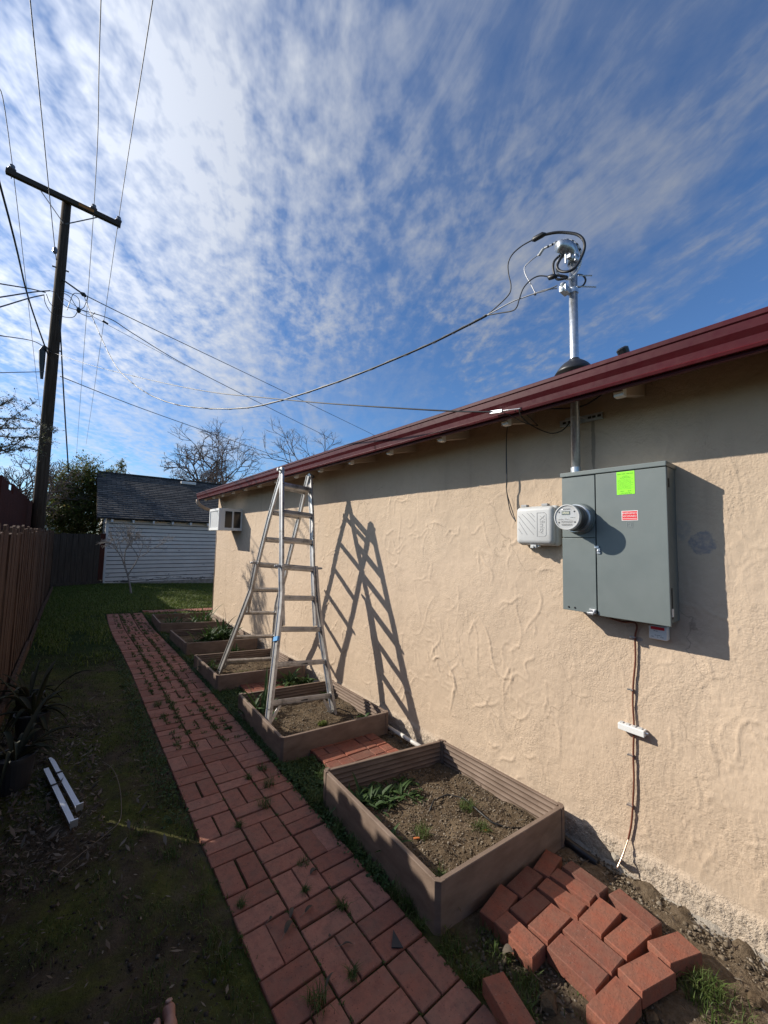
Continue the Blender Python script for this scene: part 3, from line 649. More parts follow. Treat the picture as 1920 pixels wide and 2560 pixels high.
flat_leaves('leaf_litter', np.stack([x, y, -.05 * x - .006 + rng.uniform(-.006, .010, n)], 1), rng.gamma(2.2, .0095, n).clip(.006, .06), 'litter', .35, .30, label='dry brown leaves and twigs on the shaded soil', curl=.25)
n = 260; x = rng.uniform(.64, 2.3, n); y = np.where(x < 1.25, rng.uniform(1, 6, n), rng.uniform(.3, 1.1, n))
n2 = 700; P2 = np.stack([rng.uniform(1.36, 2.28, n2), rng.uniform(1.2, 2.1, n2), np.zeros(n2)], 1); P2[:, 2] = -.05 * P2[:, 0] + .052
flat_leaves('bed_debris', P2, rng.uniform(.008, .04, n2), 'litter', .4, .25, label='dry stem and leaf bits on the soil of the nearest bed', curl=.2)
n2 = 500; P2 = np.stack([rng.uniform(1.3, 2.4, n2), rng.uniform(.3, 1.12, n2), np.zeros(n2)], 1); P2[:, 2] = -.05 * P2[:, 0] - .008
flat_leaves('pad_debris', P2, rng.uniform(.008, .04, n2), 'litter', .4, .25, label='dry bits on the soil round the loose bricks', curl=.2)

# tufts on the path
def tuft(x, y, r, L, lab, off=.0, nb=70, m='grass', w=.0028, z=None, parent=None, grp='grass tufts rooted in the path joints'):
    P, l = clump(0, 0, nb, r, L); P[:, 2] = 0
    o = blades('grass_tuft', P, l, rng.uniform(w * .7, w * 1.3, nb), m, 1.1, kind=None); o.location = (x, y, (gz(x, y) if z is None else z) + off - .004)
    tag(o, lab, 'grass tuft', grp); return o
D = lambda x, y: (x / .8641, y / .8641)
tl = [((341, 1524), .035, .06, 'grass tuft on the left path column near the garage end'), ((441, 1502), .02, .045, 'small tuft low on the right of the path opposite the ladder bed'),
 ((567, 1662), .03, .05, 'grass tuft in the right joint beside the brick pad'), ((580, 1697), .035, .065, 'spiky grass tuft in the right joint, larger of the neighbouring pair'),
 ((537, 1682), .018, .04, 'little tuft left of the spiky pair on the path'), ((572, 1742), .035, .06, 'flattened grass tuft below the spiky pair on the path'),
 ((515, 1785), .018, .035, 'thin tuft in the middle joint of the path'), ((655, 1868), .03, .03, 'dark grass tuft crossing the path joint below the middle'),
 ((740, 1960), .022, .04, 'round bright tuft in the path joint beside the nearest bed corner'), ((521, 1958), .016, .035, 'small tuft near the left path edge beside a brick corner'),
 ((762, 2110), .018, .04, 'tuft growing in the vertical joint under the curled leaf'), ((685, 2175), .035, .07, 'tall dark tuft at the bottom left of the path'), ((660, 1925), .012, .03, 'tiny tuft touching the dry leaves on the path'),
 ((420, 1440), .016, .03, 'tiny tuft in the right column joint near the third bed'), ((497, 1573), .018, .03, 'leafy tuft beside the second bed on the right path column')]
for p, r, L, lab in tl:
    g = ong(D(*p), 0); tuft(g.x, g.y, r, L, lab)
# many little joint weeds in the far part of the path: uncountable
bs, ls = [], []
for _ in range(620):
    y = 3.3 + 6.4 * random.random(); x = random.choice([.634 + XP, .634 + 2 * XP, .634 + XP * random.choice([.5, 1.5, 2.5])]) + random.gauss(0, .012)
    p, l = clump(x, y, 12, .022, .022, .012); bs.append(p); ls.append(l)
for _ in range(120):
    y = 2 * random.random() + .9; x = random.choice([.634 + XP, .634 + 2 * XP, .64, 1.262]) + random.gauss(0, .003)
    p, l = clump(x, y, 6, .008, .010, .008); bs.append(p); ls.append(l)
B_ = np.concatenate(bs); o = blades('joint_weeds', B_, np.concatenate(ls), np.full(len(B_), .006), 'grass', 1.0); o['label'] = 'tiny weeds filling the path joints'

# ------------------------------------------------------------------ weeds in the beds
def leafstrip(m, base, d, L, w, rise, droop, nseg=6, fold=.25):
    """one leaf as a curved strip; d = horizontal unit direction"""
    s_ = Vector((-d.y, d.x, 0)); c0 = None; rows = []
    for i in range(nseg + 1):
        t = i / nseg; pos = base + d * L * (t * .9) + Vector((0, 0, rise * L * t - droop * L * t * t))
        ww = w * math.sin(math.pi * min(1, (t * .92 + .08)) ** .8) + .0008
        rows.append((pos - s_ * ww / 2 + Vector((0, 0, fold * ww)), pos, pos + s_ * ww / 2 + Vector((0, 0, fold * ww))))
    vs = [p for r_ in rows for p in r_]; fs = []
    for i in range(nseg):
        for k in (0, 1): fs.append((i * 3 + k, i * 3 + k + 1, (i + 1) * 3 + k + 1, (i + 1) * 3 + k))
    m.add(vs, fs)
def weed(p, n, L, w, lab, rise=.6, droop=.5, m='weed', name='weed_plant', cat='weed', stem=0, grp='leafy weeds in the raised beds'):
    g = MB(); n = int(n * 2.2); sprd = L * .42
    for i in range(n):
        a_ = random.uniform(0, 6.28); d = Vector((math.cos(a_), math.sin(a_), 0)); l = L * random.uniform(.30, .80) * (1.45 if random.random() < .15 else 1); h = stem * random.random()
        leafstrip(g, Vector((random.gauss(0, sprd * .5), random.gauss(0, sprd * .5), h)), d, l, w * random.uniform(.5, .95), rise * random.uniform(.3, 1.5), droop * random.uniform(.6, 2.0))
    if stem: g.tube([(0, 0, -.01), (.003, 0, stem)], .003, 5)
    o = g.build(name, m, smooth=True); o.location = p; tag(o, lab, cat, grp); return o
def sp(x, y, off=.04): return Vector((x, y, -.05 * x + off))
wl = [(1.50, 2.02, 16, .13, .035, 'broad leafed weed at the far left of the nearest bed', .9, .5), (1.62, 2.04, 18, .12, .032, 'weed rosette along the far board of the nearest bed, second from left', .8, .5),
 (1.75, 2.0, 22, .11, .022, 'narrow leafed weed in the middle of the far board of the nearest bed', .8, .6), (1.86, 2.02, 20, .10, .02, 'weed with toothed leaves right of the middle far board', .7, .6),
 (1.72, 1.88, 18, .09, .016, 'small spreading weed in the shade next to the drip hose', .5, .5), (1.84, 1.86, 14, .07, .014, 'bright little weed at the edge of the sunlit soil', .5, .5),
 (1.46, 1.9, 14, .08, .03, 'low weed against the left board of the nearest bed', .5, .5),
 (1.42, 3.62, 7, .20, .045, 'tall single-leaf weed at the far left of the ladder bed', 1.4, .4), (2.2, 3.66, 9, .08, .035, 'pale green weed on the wall side of the ladder bed', .9, .4),
 (2.22, 2.98, 10, .08, .03, 'grey green weed in the near right of the ladder bed', .9, .4), (1.47, 3.45, 8, .10, .03, 'dark weed behind the ladder foot', .8, .5),
 (1.42, 5.1, 14, .17, .02, 'grassy weed beside the far ladder foot', 1.1, .6), (2.05, 4.2, 12, .16, .05, 'broad leafed weed growing between the second and third beds', 1.1, .5), (2.2, 4.12, 14, .14, .05, 'leafy weed at the wall end of the gap by the ladder bed', .8, .5),
 (1.72, 6.5, 16, .26, .06, 'dark leafy weed in the middle of the fourth bed', 1.2, .6), (2.0, 6.6, 16, .20, .07, 'bright green weed near the wall in the fourth bed', 1.6, .6), (1.55, 6.3, 12, .18, .035, 'low weed on the left side of the fourth bed', .7, .5),
 (1.50, 7.9, 18, .22, .022, 'grassy weed in the front left of the farthest bed', 1.1, .6), (1.85, 7.95, 14, .20, .03, 'arching weed in the middle of the farthest bed', 1.1, .7), (2.08, 8.1, 16, .26, .03, 'pale arching weed near the wall in the farthest bed', 1.4, .7),
 (1.75, 8.9, 10, .16, .05, 'weed behind the farthest bed by the brick strip', .8, .5), (1.9, 5.75, 12, .10, .02, 'feathery weed between the third and fourth beds', 1.4, .5), (1.36, 5.6, 12, .10, .02, 'yellow green weed left of the third bed', 1.1, .5)]
for x, y, n, L, w, lab, ri, dr in wl:
    weed(sp(x, y, .035), int(n * 1.7), L * 1.35, w * 1.05, lab, ri, dr)
for kx, (x, y, lab) in enumerate(((1.42, 2.08, 'weed in the far left corner of the nearest bed'), (1.56, 1.93, 'dense weed in front of the broad leafed one, nearest bed'), (1.66, 1.95, 'leafy weed left of the drip hose, nearest bed'), (1.80, 1.93, 'weed just behind the drip hose, nearest bed'), (1.43, 1.70, 'small weed against the left board, nearest bed'))): weed(sp(x, y, .035), 26, .13, .024, lab, .8, .6)
weed(sp(1.40, 2.42, 0), 12, .14, .045, 'broad dock weed between the path and the brick pad', .35, .4, grp='leafy weeds beside the path')
weed(sp(1.33, 2.62, 0), 12, .11, .035, 'weed at the left corner of the nearest brick pad', .4, .4, grp='leafy weeds beside the path')
weed(ong(D(488, 1574), 0), 14, .035, .016, 'tiny rosette weed on the right path column', .5, .3, grp='leafy weeds beside the path')
for x, y, lab in ((1.62, 1.62, 'grass tuft by the left board of the nearest bed'), (1.93, 1.45, 'large grass tuft right of centre in the nearest bed'), (2.02, 1.62, 'small tuft beside the drip hose'), (1.46, 1.34, 'grass tuft in the near left corner of the nearest bed')):
    tuft(x, y, .045, .055, lab, .05, 130, 'grass', grp='grass tufts in the raised beds')
tuft(1.85, 3.12, .04, .03, 'bright green low tuft between the ladder feet', .035, 160, 'lawn', .005, grp='grass tufts in the raised beds')
tuft(1.7, 4.75, .12, .03, 'low green tuft on the soil of the third bed', .045, 300, 'lawn', .005, grp='grass tufts in the raised beds')
tuft(2.02, .45, .05, .065, 'long bright grass tuft by the wall past the loose bricks', 0, 150, 'grass', .0035, grp='grass tufts beside the bricks')

# hose etc. in nearest bed
z6 = lambda x, y: (760 + x / 2.37, 1840 + y / 2.37)
m = MB().tube([ong(z6(*p), .06 if 0 < i < 6 else .045) for i, p in enumerate([(742, 450), (770, 380), (850, 347), (950, 370), (1040, 450), (1110, 510), (1200, 543), (1325, 550)])], .0055, 8)
tag(m.build('drip_hose', 'hose', smooth=True), 'black drip hose curving over the soil of the nearest bed', 'hose')
m = MB().tube([sp(2.0, 3.3, .05), sp(2.1, 3.25, .08), sp(2.17, 3.15, .06), sp(2.12, 3.0, .04)], .005, 6)
tag(m.build('drip_hose', 'hose', smooth=True), 'short black drip hose beside the right foot of the ladder', 'hose')
for p, lab in (((668, 605), 'orange wood chip on the soil left of centre in the nearest bed'), ((1072, 560), 'orange chip by the drip hose in the nearest bed')):
    a = ong(z6(*p), .055); m = MB().box((-.017, -.006, -.003), (.017, .006, .003)); o = m.build('wood_chip', 'orange', bevel=.001); o.location = a; o.rotation_euler = (0, 0, -.5); tag(o, lab, 'wood chip')

# ------------------------------------------------------------------ house
WX = 2.42; HY = 8.80; HTOP = 2.62
house = empty('house', (WX, 4, 0), 'tan stucco house with deep red gutter along its eave', 'house')
yy = [-2.6]
while yy[-1] < HY: yy.append(yy[-1] + .0065 + .0013 * max(0, yy[-1]))
yy[-1] = HY; yy = np.array(yy); zz_ = np.arange(-.30, HTOP, .009); ny, nzz = len(yy), len(zz_)
HT = vnoise((ny, nzz), (60, 16), 1) * .005 + vnoise((ny, nzz), (200, 60), 2) * .0022 + vnoise((ny, nzz), (520, 150), 3) * .0014
rough_m = vnoise((ny, nzz), (14, 6), 8) + .5
fin = vnoise((ny, nzz), (1000, 290), 4); HT += fin * .0030 * (rough_m + .25)
r2 = random.Random(5)
yarr = yy
for k in range(900):                                  # trowel ridges
    cy_, cz_ = r2.uniform(-.5, HY), r2.uniform(-.1, 2.35); R_ = r2.uniform(.03, .20) if r2.random() < .75 else r2.uniform(.2, .5)
    a0 = r2.uniform(0, 6.28); span = r2.uniform(.5, 2.4) * (.12 / R_) ** .5; hgt = r2.uniform(.005, .012) * (.55 if cy_ < 1.3 else 1.); wd = r2.uniform(.0038, .0065); wob = r2.uniform(0, 6)
    nst = max(6, int(R_ * span / .007))
    vert = r2.uniform(1, 1.8)
    for i in range(nst):
        a_ = a0 + span * i / nst; rr = R_ * (1 + .12 * math.sin(a_ * 5 + wob)); Yc = cy_ + math.cos(a_) * rr; Zc = cz_ + math.sin(a_) * rr * vert
        env = math.sin(math.pi * (i + .5) / nst) ** .5
        j0, j1 = np.searchsorted(yarr, [Yc - 2.6 * wd, Yc + 2.6 * wd]); k0_, k1_ = int((Zc + .30 - 2.6 * wd) / .009), int((Zc + .30 + 2.6 * wd) / .009) + 2
        if j1 <= j0 or k0_ < 0 or k1_ >= nzz: continue
        dy = (yarr[j0:j1] - Yc)[:, None]; dz = (zz_[k0_:k1_] - Zc)[None]; g_ = hgt * env * np.exp(-(dy * dy + dz * dz) / (wd * wd))
        HT[j0:j1, k0_:k1_] = np.maximum(HT[j0:j1, k0_:k1_], g_ + HT[j0:j1, k0_:k1_] * .4) if False else HT[j0:j1, k0_:k1_] + g_ * .55
low = np.clip((.015 - (zz_[None] + .035 * vnoise((ny, nzz), (160, 6), 77))) / .03, 0, 1)        # crumbly foot of the wall
HT += low * (vnoise((ny, nzz), (1100, 290), 21) * .010 + vnoise((ny, nzz), (420, 110), 22) * .006 + .010)
YY, ZZ = np.meshgrid(yy, zz_, indexing='ij')
Vw = np.stack([WX - HT.ravel(), YY.ravel(), ZZ.ravel()], 1); Fw = grid_faces(ny, nzz)
nb = len(Vw); X2 = WX + .015
extra = np.array([(X2, -2.6, -.3), (9, -2.6, -.3), (9, HY, -.3), (X2, HY, -.3), (X2, -2.6, HTOP), (9, -2.6, HTOP), (9, HY, HTOP), (X2, HY, HTOP)])
# close the end of the sheet to the box
ef = [(nb, nb + 1, nb + 5, nb + 4), (nb + 1, nb + 2, nb + 6, nb + 5), (nb + 2, nb + 3, nb + 7, nb + 6), (nb + 3, nb, nb + 4, nb + 7), (nb + 4, nb + 5, nb + 6, nb + 7)]
ends = []; endv = [(X2, HY - .001, z) for z in zz_]; eb = nb + 8; last = (ny - 1) * nzz
for i in range(nzz - 1): ends.append((last + i, last + i + 1, eb + i + 1, eb + i))
np_mesh('wall', np.concatenate([Vw, extra, np.array(endv)]), np.concatenate([Fw, np.array(ef), np.array(ends)]), 'stucco', house, smooth=False)
me = bpy.data.objects['wall'].data; sm = np.zeros(len(me.polygons), bool); sm[:len(Fw)] = True; me.polygons.foreach_set('use_smooth', sm)
# foundation ledge
N1 = 700; ya = np.linspace(-2.5, HY, N1); prof = [(2.30, -.34), (2.335, -.165), (2.365, -.142), (2.43, -.10)]
V = []
fn = [vnoise((N1, 4), (120, 3), 60) , vnoise((N1, 4), (400, 3), 61)]
for i, y in enumerate(ya):
    for j, (x, z) in enumerate(prof): V.append((x + fn[0][i, j] * .03 * (j < 3) + fn[1][i, j] * .012 * (j < 3), y, z + gz(2.4, y) + .12 + fn[0][i, j] * .02 + fn[1][i, j] * .012 - .015))
np_mesh('foundation', V, grid_faces(N1, 4), 'concrete', house)
# roof slab, fascia, rafters, gutter
GXo = WX - .423; GT = 2.522; sl_ = .22
def rz(x): return 2.49 + (x - 2.07) * sl_
MB().prism([(2.075, rz(2.075) + .03), (2.075, rz(2.075) + .058), (6.5, rz(6.5) + .058), (9.6, rz(9.6 - 2 * 3.1) + .058), (9.6, rz(9.6 - 2 * 3.1) + .03), (6.5, rz(6.5) + .03)], (0, -2.6, 0), (0, 8.93, 0), ((1, 0, 0), (0, 0, 1))).build('roof', 'shingles', house)
MB().prism([(2.078, rz(2.078) + .008), (2.078, rz(2.078) + .029), (2.6, rz(2.6) + .029), (2.6, rz(2.6) + .008)], (0, -2.6, 0), (0, 8.92, 0), ((1, 0, 0), (0, 0, 1))).build('soffit', 'tan_paint', house)
MB().box((2.05, -2.6, 2.375), (2.072, 8.94, 2.535)).build('fascia', 'red_gutter', house, bevel=.002)
gp = [(2.049, 2.518), (2.049, 2.402), (2.028, 2.394), (2.012, 2.402), (2.014, 2.43), (2.003, 2.455), (1.998, 2.490), (2.001, 2.502), (1.997, 2.506), (1.997, 2.5215), (2.004, 2.5225), (2.006, 2.514), (2.010, 2.506), (2.02, 2.41), (2.045, 2.41), (2.045, 2.518)]
gp = [(2.049, 2.518), (2.049, 2.392), (2.022, 2.388), (2.018, 2.400), (2.024, 2.406), (2.020, 2.436), (2.006, 2.462), (2.0035, 2.496), (1.9975, 2.502), (1.9965, 2.519), (2.001, 2.5235), (2.008, 2.519), (2.009, 2.50), (2.012, 2.465), (2.027, 2.44), (2.030, 2.40), (2.045, 2.40), (2.045, 2.518)]
MB().prism(gp, (0, -2.6, 0), (0, 8.96, 0), ((1, 0, 0), (0, 0, 1))).build('gutter', 'red_gutter', house)
for ys_ in (-.4, 2.65, 5.7): MB().prism([(a_ - .0012 if a_ < 2.02 else a_, c_ + (.0012 if c_ > 2.5 else -.0012 if c_ < 2.395 else 0)) for a_, c_ in gp], (0, ys_, 0), (0, ys_ + .03, 0), ((1, 0, 0), (0, 0, 1))).build('gutter_joint', 'red_gutter', house)
for k in range(-4, 14):
    y = .742 + .611 * k + (.05 if k == 1 else 0)
    if y > 8.8: break
    prof = [(2.085, rz(2.085) + .007), (2.085, 2.372), (2.14, 2.360), (2.17, 2.375), (2.42, 2.435), (2.42, rz(2.42) + .007)]
    rt = MB().prism(prof, (0, y - .021, 0), (0, y + .021, 0), ((1, 0, 0), (0, 0, 1))).build('rafter_tail', 'tan_paint', house, bevel=.002)
    MB().box((2.098, y - .0225, 2.356), (2.142, y + .0225, 2.44)).build('painted_sunlit_end', 'white_paint', rt, bevel=.002)  # white block paints the sunlit lower end of the rafter tail
ds = [(2.02, 8.90, 2.39), (2.02, 8.905, 2.33), (2.07, 8.905, 2.27), (2.16, 8.905, 2.22), (2.30, 8.90, 2.17), (2.43, 8.88, 2.12), (2.46, 8.88, 2.0), (2.46, 8.88, 0.0)]
MB().tube(ds, .035, 10).build('downspout', 'tan_paint', house, smooth=True)

# air conditioner on wall
ac = empty('air_conditioner', (2.2, 7.5, 1.9), 'white framed air conditioner box jutting from the far end of the wall', 'air conditioner')
x0, y0, y1, z0, z1 = 2.0, 7.22, 7.83, 1.72, 2.12
MB().box((x0 + .02, y0 + .02, z0 + .005), (WX + .02, y1 - .01, z1 - .005)).build('casing', 'mid_grey_plastic', ac)
fr = MB()
for (a, c) in (((x0, y0, z0), (x0 + .03, y0 + .03, z1)), ((x0, y1 - .04, z0), (x0 + .03, y1, z1)), ((x0, y0 + .03, z0), (x0 + .03, y1 - .04, z0 + .045)), ((x0, y0 + .03, z1 - .045), (x0 + .03, y1 - .04, z1))): fr.box(a, c)
fr.build('front_frame', 'white_plastic', ac, bevel=.003)
MB().box((x0 + .012, y0 + .03, z0 + .045), (x0 + .022, y1 - .04, z1 - .045)).build('coil_grille', 'screen', ac)
sf = MB()
sf.box((x0 + .03, y0 - .004, z0), (x0 + .11, y0 + .018, z1)).box((x0 + .11, y0 - .004, z1 - .05), (WX, y0 + .018, z1)).box((x0 + .11, y0 - .004, z0), (WX, y0 + .018, z0 + .05)).box((WX - .03, y0 - .004, z0 + .05), (WX, y0 + .018, z1 - .05)).box((x0 + .235, y0 - .004, z0 + .05), (x0 + .265, y0 + .018, z1 - .05))
sf.build('side_frame', 'white_plastic', ac, bevel=.002)
for xa, xb in ((x0 + .11, x0 + .235), (x0 + .265, WX - .03)): MB().box((xa, y0 + .004, z0 + .05), (xb, y0 + .016, z1 - .05)).build('side_vent', 'dark_glass', ac)

# ------------------------------------------------------------------ electric cabinet
DX = WX - .156; PT, PB, PL, PR, SPL = 2.028, 1.225, 1.12, .598, .929
pn = empty('electric_cabinet', (WX, .86, PB), 'grey steel electric service cabinet on the wall with a green notice', 'electric cabinet')
MB().box((DX + .012, PR, PB + .005), (WX - .002, PL, PT - .004)).build('cabinet_box', 'grey_enamel', pn, bevel=.004)
lid = MB().box((DX - .010, PR - .006, PT - .026), (WX + .004, PL + .006, PT)); lid.build('top_cap', 'grey_enamel', pn, bevel=.004)
MB().box((DX - .001, SPL + .0035, 1.645), (DX + .014, PL - .001, PT - .029)).build('meter_cover', 'grey_enamel', pn, bevel=.002)
MB().box((DX - .003, SPL + .0035, PB), (DX + .014, PL - .001, 1.641)).build('lower_cover', 'grey_enamel', pn, bevel=.002)
door = MB().box((DX - .006, PR - .004, PB - .006), (DX + .014, SPL - .0035, PT - .030)).build('door', 'grey_enamel', pn, bevel=.003)
MB().box((DX + .004, SPL - .003, PB + .003), (DX + .013, SPL + .003, PT - .031)).build('door_gap', 'dark_gap', pn)
# latches
l1 = MB().box((DX - .016, SPL - .018, 1.585), (DX - .006, SPL + .006, 1.60)).box((DX - .012, SPL - .024, 1.555), (DX - .006, SPL - .006, 1.588)).tube([(DX - .020, SPL - .014, 1.572), (DX - .010, SPL - .014, 1.572)], .005, 10)
l1.build('door_latch', 'bright_metal', pn, bevel=.0015)
l2 = MB().box((DX - .020, SPL + .002, PB + .003), (DX - .003, SPL + .035, PB + .026)).tube([(DX - .024, SPL + .010, PB + .015), (DX - .01, SPL + .010, PB + .015)], .006, 10).box((DX - .028, SPL + .012, PB - .004), (DX - .010, SPL + .045, PB + .008))
l2.build('hasp', 'bright_metal', pn, bevel=.0015)
sc = MB()
for y in (1.05, 1.085): sc.lathe((DX - .008, y, PB + .018), (1, 0, 0), [(0, .001), (.002, .005), (.006, .006)], 10)
sc.build('cover_screw', 'dark_gap', pn)
MB().box((DX + .03, PR - .0015, 1.90), (DX + .05, PR + .001, 1.99)).box((DX + .03, PR - .0015, 1.25), (DX + .045, PR + .001, 1.40)).build('side_slot', 'dark_gap', pn)
MB().box((DX + .02, PR - .004, 1.262), (DX + .045, PR + .001, 1.30)).build('side_label', 'white_plastic', pn)
sidefl = MB().box((DX + .002, PR - .006, PT - .085), (DX + .03, PR, PT - .03)).build('hinge_tab', 'grey_enamel', pn, bevel=.002)
# notice sticker
FX = DX - .0066
gs = MB().box((FX - .0006, .732, 1.874), (FX, .817, PT - .032)).build('green_notice', 'green_sticker', door)
def bars(rows, x, m, parent, name, h=.0014):
    g = MB()
    for (ya_, yb_, z) in rows:
        y = ya_
        while y > yb_:
            l = random.uniform(.003, .010); y2 = max(yb_, y - l); g.box((x - .0004, y2, z - h / 2), (x, y, z + h / 2)); y = y2 - random.uniform(.0012, .0025)
    return g.build(name, m, parent)
text('notice_heading', 'ELECTRIC SERVICE', .0092, wallM(.7745, 1.983, FX - .0008), 'green_print', gs, .0002)
rows = [(.785, .765, 1.9735), (.79, .755, 1.969), (.802, .748, 1.9645), (.802, .75, 1.960)]
z = 1.953
while z > 1.90: rows.append((.812, .738 + random.choice([0, 0, .01]), z)); z -= .0062
rows += [(.80, .78, 1.893), (.765, .745, 1.893), (.80, .782, 1.889), (.765, .748, 1.889), (.795, .752, 1.882), (.805, .745, 1.878)]
bars(rows, FX - .0007, 'green_print', gs, 'notice_print', .0014)
rs = MB().box((FX - .0006, .7205, 1.735), (FX, .7965, 1.7865)).build('red_sticker', 'sticker_white', door)
MB().box((FX - .0010, .7235, 1.738), (FX - .0006, .7935, 1.7835)).build('sticker_field', 'red_sticker', rs)
text('sticker_word', 'EMERGENCY', .0128, wallM(.7585, 1.7725, FX - .0013, 0, .98), 'sticker_white', rs, .0002)
text('sticker_word', 'DISCONNECT', .0125, wallM(.7585, 1.7572, FX - .0013, 0, .95), 'sticker_white', rs, .0002)
MB().box((FX - .0013, .7255, 1.7442), (FX - .0010, .7915, 1.7460)).build('sticker_line', 'sticker_white', rs)
lg = MB(); cy_, cz_ = .7595, 1.7135
def ring(g, s_, t, x): 
    g.box((x - .0008, cy_ - s_, cz_ - s_), (x, cy_ + s_, cz_ - s_ + t)); g.box((x - .0008, cy_ - s_, cz_ + s_ - t), (x, cy_ + s_, cz_ + s_)); g.box((x - .0008, cy_ - s_, cz_ - s_ + t), (x, cy_ - s_ + t, cz_ + s_ - t)); g.box((x - .0008, cy_ + s_ - t, cz_ - s_ + t), (x, cy_ + s_, cz_ + s_ - t))
ring(lg, .0135, .0018, FX); ring(lg, .0075, .0018, FX); lg.build('square_emblem', 'logo_grey', door)
# meter
mc = Vector((DX, 1.018, 1.752)); ax = Vector((-1, 0, 0))
mt = MB().lathe(mc, ax, [(0, .090), (.010, .090), (.014, .087), (.026, .085), (.030, .080)], 40).build('meter_ring', 'grey_enamel', pn, smooth=False, bevel=.001)
MB().lathe(mc, ax, [(.030, .078), (.044, .078), (.046, .074), (.056, .074), (.058, .078), (.062, .078)], 40).build('meter_collar', 'bright_metal', mt)
MB().lathe(mc, ax, [(.062, .074), (.090, .072), (.092, .069), (.135, .068)], 40).build('meter_barrel', 'meter_dark', mt)
MB().lathe(mc, ax, [(.140, .0665), (.1405, .0655), (.150, .0645), (.152, .0635)], 40).build('meter_face', 'meter_face', mt)
MB().lathe(mc, ax, [(.135, .0715), (.155, .071), (.157, .068), (.157, .0655), (.154, .065), (.1525, .065)], 40).build('meter_rim', 'light_grey_plastic', mt)
fx = DX - .1525
MB().box((fx - .001, mc.y - .018, mc.z + .014), (fx, mc.y + .028, mc.z + .034)).build('meter_display', 'lcd', mt)
text('meter_digits', '88888', .015, wallM(mc.y + .005, mc.z + .024, fx - .0015), 'meter_face', mt, .0002)
bars([(mc.y + .028, mc.y - .02, mc.z + .043), (mc.y + .02, mc.y - .02, mc.z + .047), (mc.y + .045, mc.y + .02, mc.z - .012), (mc.y + .01, mc.y - .012, mc.z - .010), (mc.y + .03, mc.y - .035, mc.z - .022), (mc.y + .03, mc.y - .03, mc.z - .030), (mc.y + .03, mc.y - .03, mc.z - .040), (mc.y + .025, mc.y - .03, mc.z - .044), (mc.y - .02, mc.y - .045, mc.z - .002)], fx - .0003, 'black_print', mt, 'meter_print', .002)
g = MB()
for a_ in (0.6, 2.5, 3.7, 5.7): g.lathe(mc + Vector((-.1505, math.cos(a_) * .052, math.sin(a_) * .052)), ax, [(0, .0045), (.003, .0045)], 10)
g.build('meter_rivet', 'black_print', mt)
MB().lathe(mc, ax, [(.153, .065), (.160, .058), (.164, .040), (.166, .001)], 40).build('meter_dome', 'meter_glass', mt, smooth=True)

# conduit mast
mast = empty('service_mast', (2.34, 1.07, 2.03), 'galvanised electrical conduit mast rising from the cabinet through the eave', 'conduit mast')
MB().tube([(2.34, 1.07, 2.028), (2.34, 1.07, 2.068)], .030, 20).build('coupling', 'galvanised', mast, smooth=False)
MB().tube([(2.34, 1.07, 2.06), (2.34, 1.07, 3.40)], .0255, 24).build('pipe', 'galvanised', mast, smooth=True)
MB().lathe((2.34, 1.07, 2.69), (0, 0, 1), [(-.04, .115), (-.015, .10), (.010, .082), (.028, .062), (.038, .048), (.044, .040), (.046, .033), (.056, .030)], 28).build('roof_flashing', 'black_plastic', mast, smooth=True)
# weatherhead: hood leaning towards -x/+y
hd = Vector((-.55, .35, 0)).normalized()
wh = MB(); HB = Vector((2.34, 1.07, 3.40)); nr_ = 9; rows = []
for i in range(nr_):
    t = i / (nr_ - 1); an = t * math.pi * .62; c = HB + Vector((0, 0, .055 * 1.35 * math.sin(an))) + hd * (.075 * (1 - math.cos(an)))
    rr = .030 + .017 * math.sin(math.pi * t); up_ = (Vector((0, 0, 1)) * math.cos(an) + hd * math.sin(an)).normalized()
    rows.append((c, rr))
wh.tube([r_[0] for r_ in rows], [r_[1] for r_ in rows], 20)
wh.lathe((2.34, 1.07, 3.365), (0, 0, 1), [(0, .031), (.03, .031), (.045, .036)], 20)
wh.build('weatherhead', 'galvanised', mast, smooth=True)
g = MB(); g.box((2.285, 1.06, 3.385), (2.31, 1.082, 3.405)); g.tube([(2.29, 1.09, 3.36), (2.29, 1.09, 3.42)], .006, 8); g.tube([(2.31, 1.04, 3.36), (2.31, 1.04, 3.42)], .006, 8)
g.build('clamp_bolt', 'bright_metal', mast)
g = MB(); g.lathe((2.34, 1.07, 3.17), (0, 0, 1), [(0, .029), (.03, .029)], 20); g.box((2.25, 1.075, 3.165), (2.32, 1.115, 3.20)); g.tube([(2.30, 1.02, 3.245), (2.37, .97, 3.25)], .004, 8); g.tube([(2.30, 1.03, 3.18), (2.40, .96, 3.185)], .004, 8)
g.lathe((2.262, 1.095, 3.16), (0, 0, 1), [(0, .016), (.012, .020), (.028, .013), (.044, .020), (.056, .016)], 14)
g.build('service_clevis', 'galvanised', mast)
sb = MB(); sb.prism([(0, 0), (.02, 0), (.02, .004), (.004, .004), (.004, .036), (.02, .036), (.02, .04), (0, .04)], (2.398, 1.195, 2.356), (2.398, .937, 2.356), ((1, 0, 0), (0, 0, 1)))
st_ = sb.build('strut_channel', 'galvanised', mast)
g = MB()
for y in (1.165, 1.13, 1.01, .985, .955): MB().box((2.3965, y - .010, 2.369), (2.399, y + .010, 2.383)).build('slot', 'dark_gap', st_)
g = MB(); g.tube([(2.398, 1.105, 2.376), (2.34, 1.10, 2.376), (2.309, 1.07, 2.376), (2.34, 1.04, 2.376), (2.398, 1.035, 2.376)], .004, 8); g.box((2.33, 1.092, 2.368), (2.345, 1.125, 2.384)); g.build('pipe_clamp', 'bright_metal', mast)
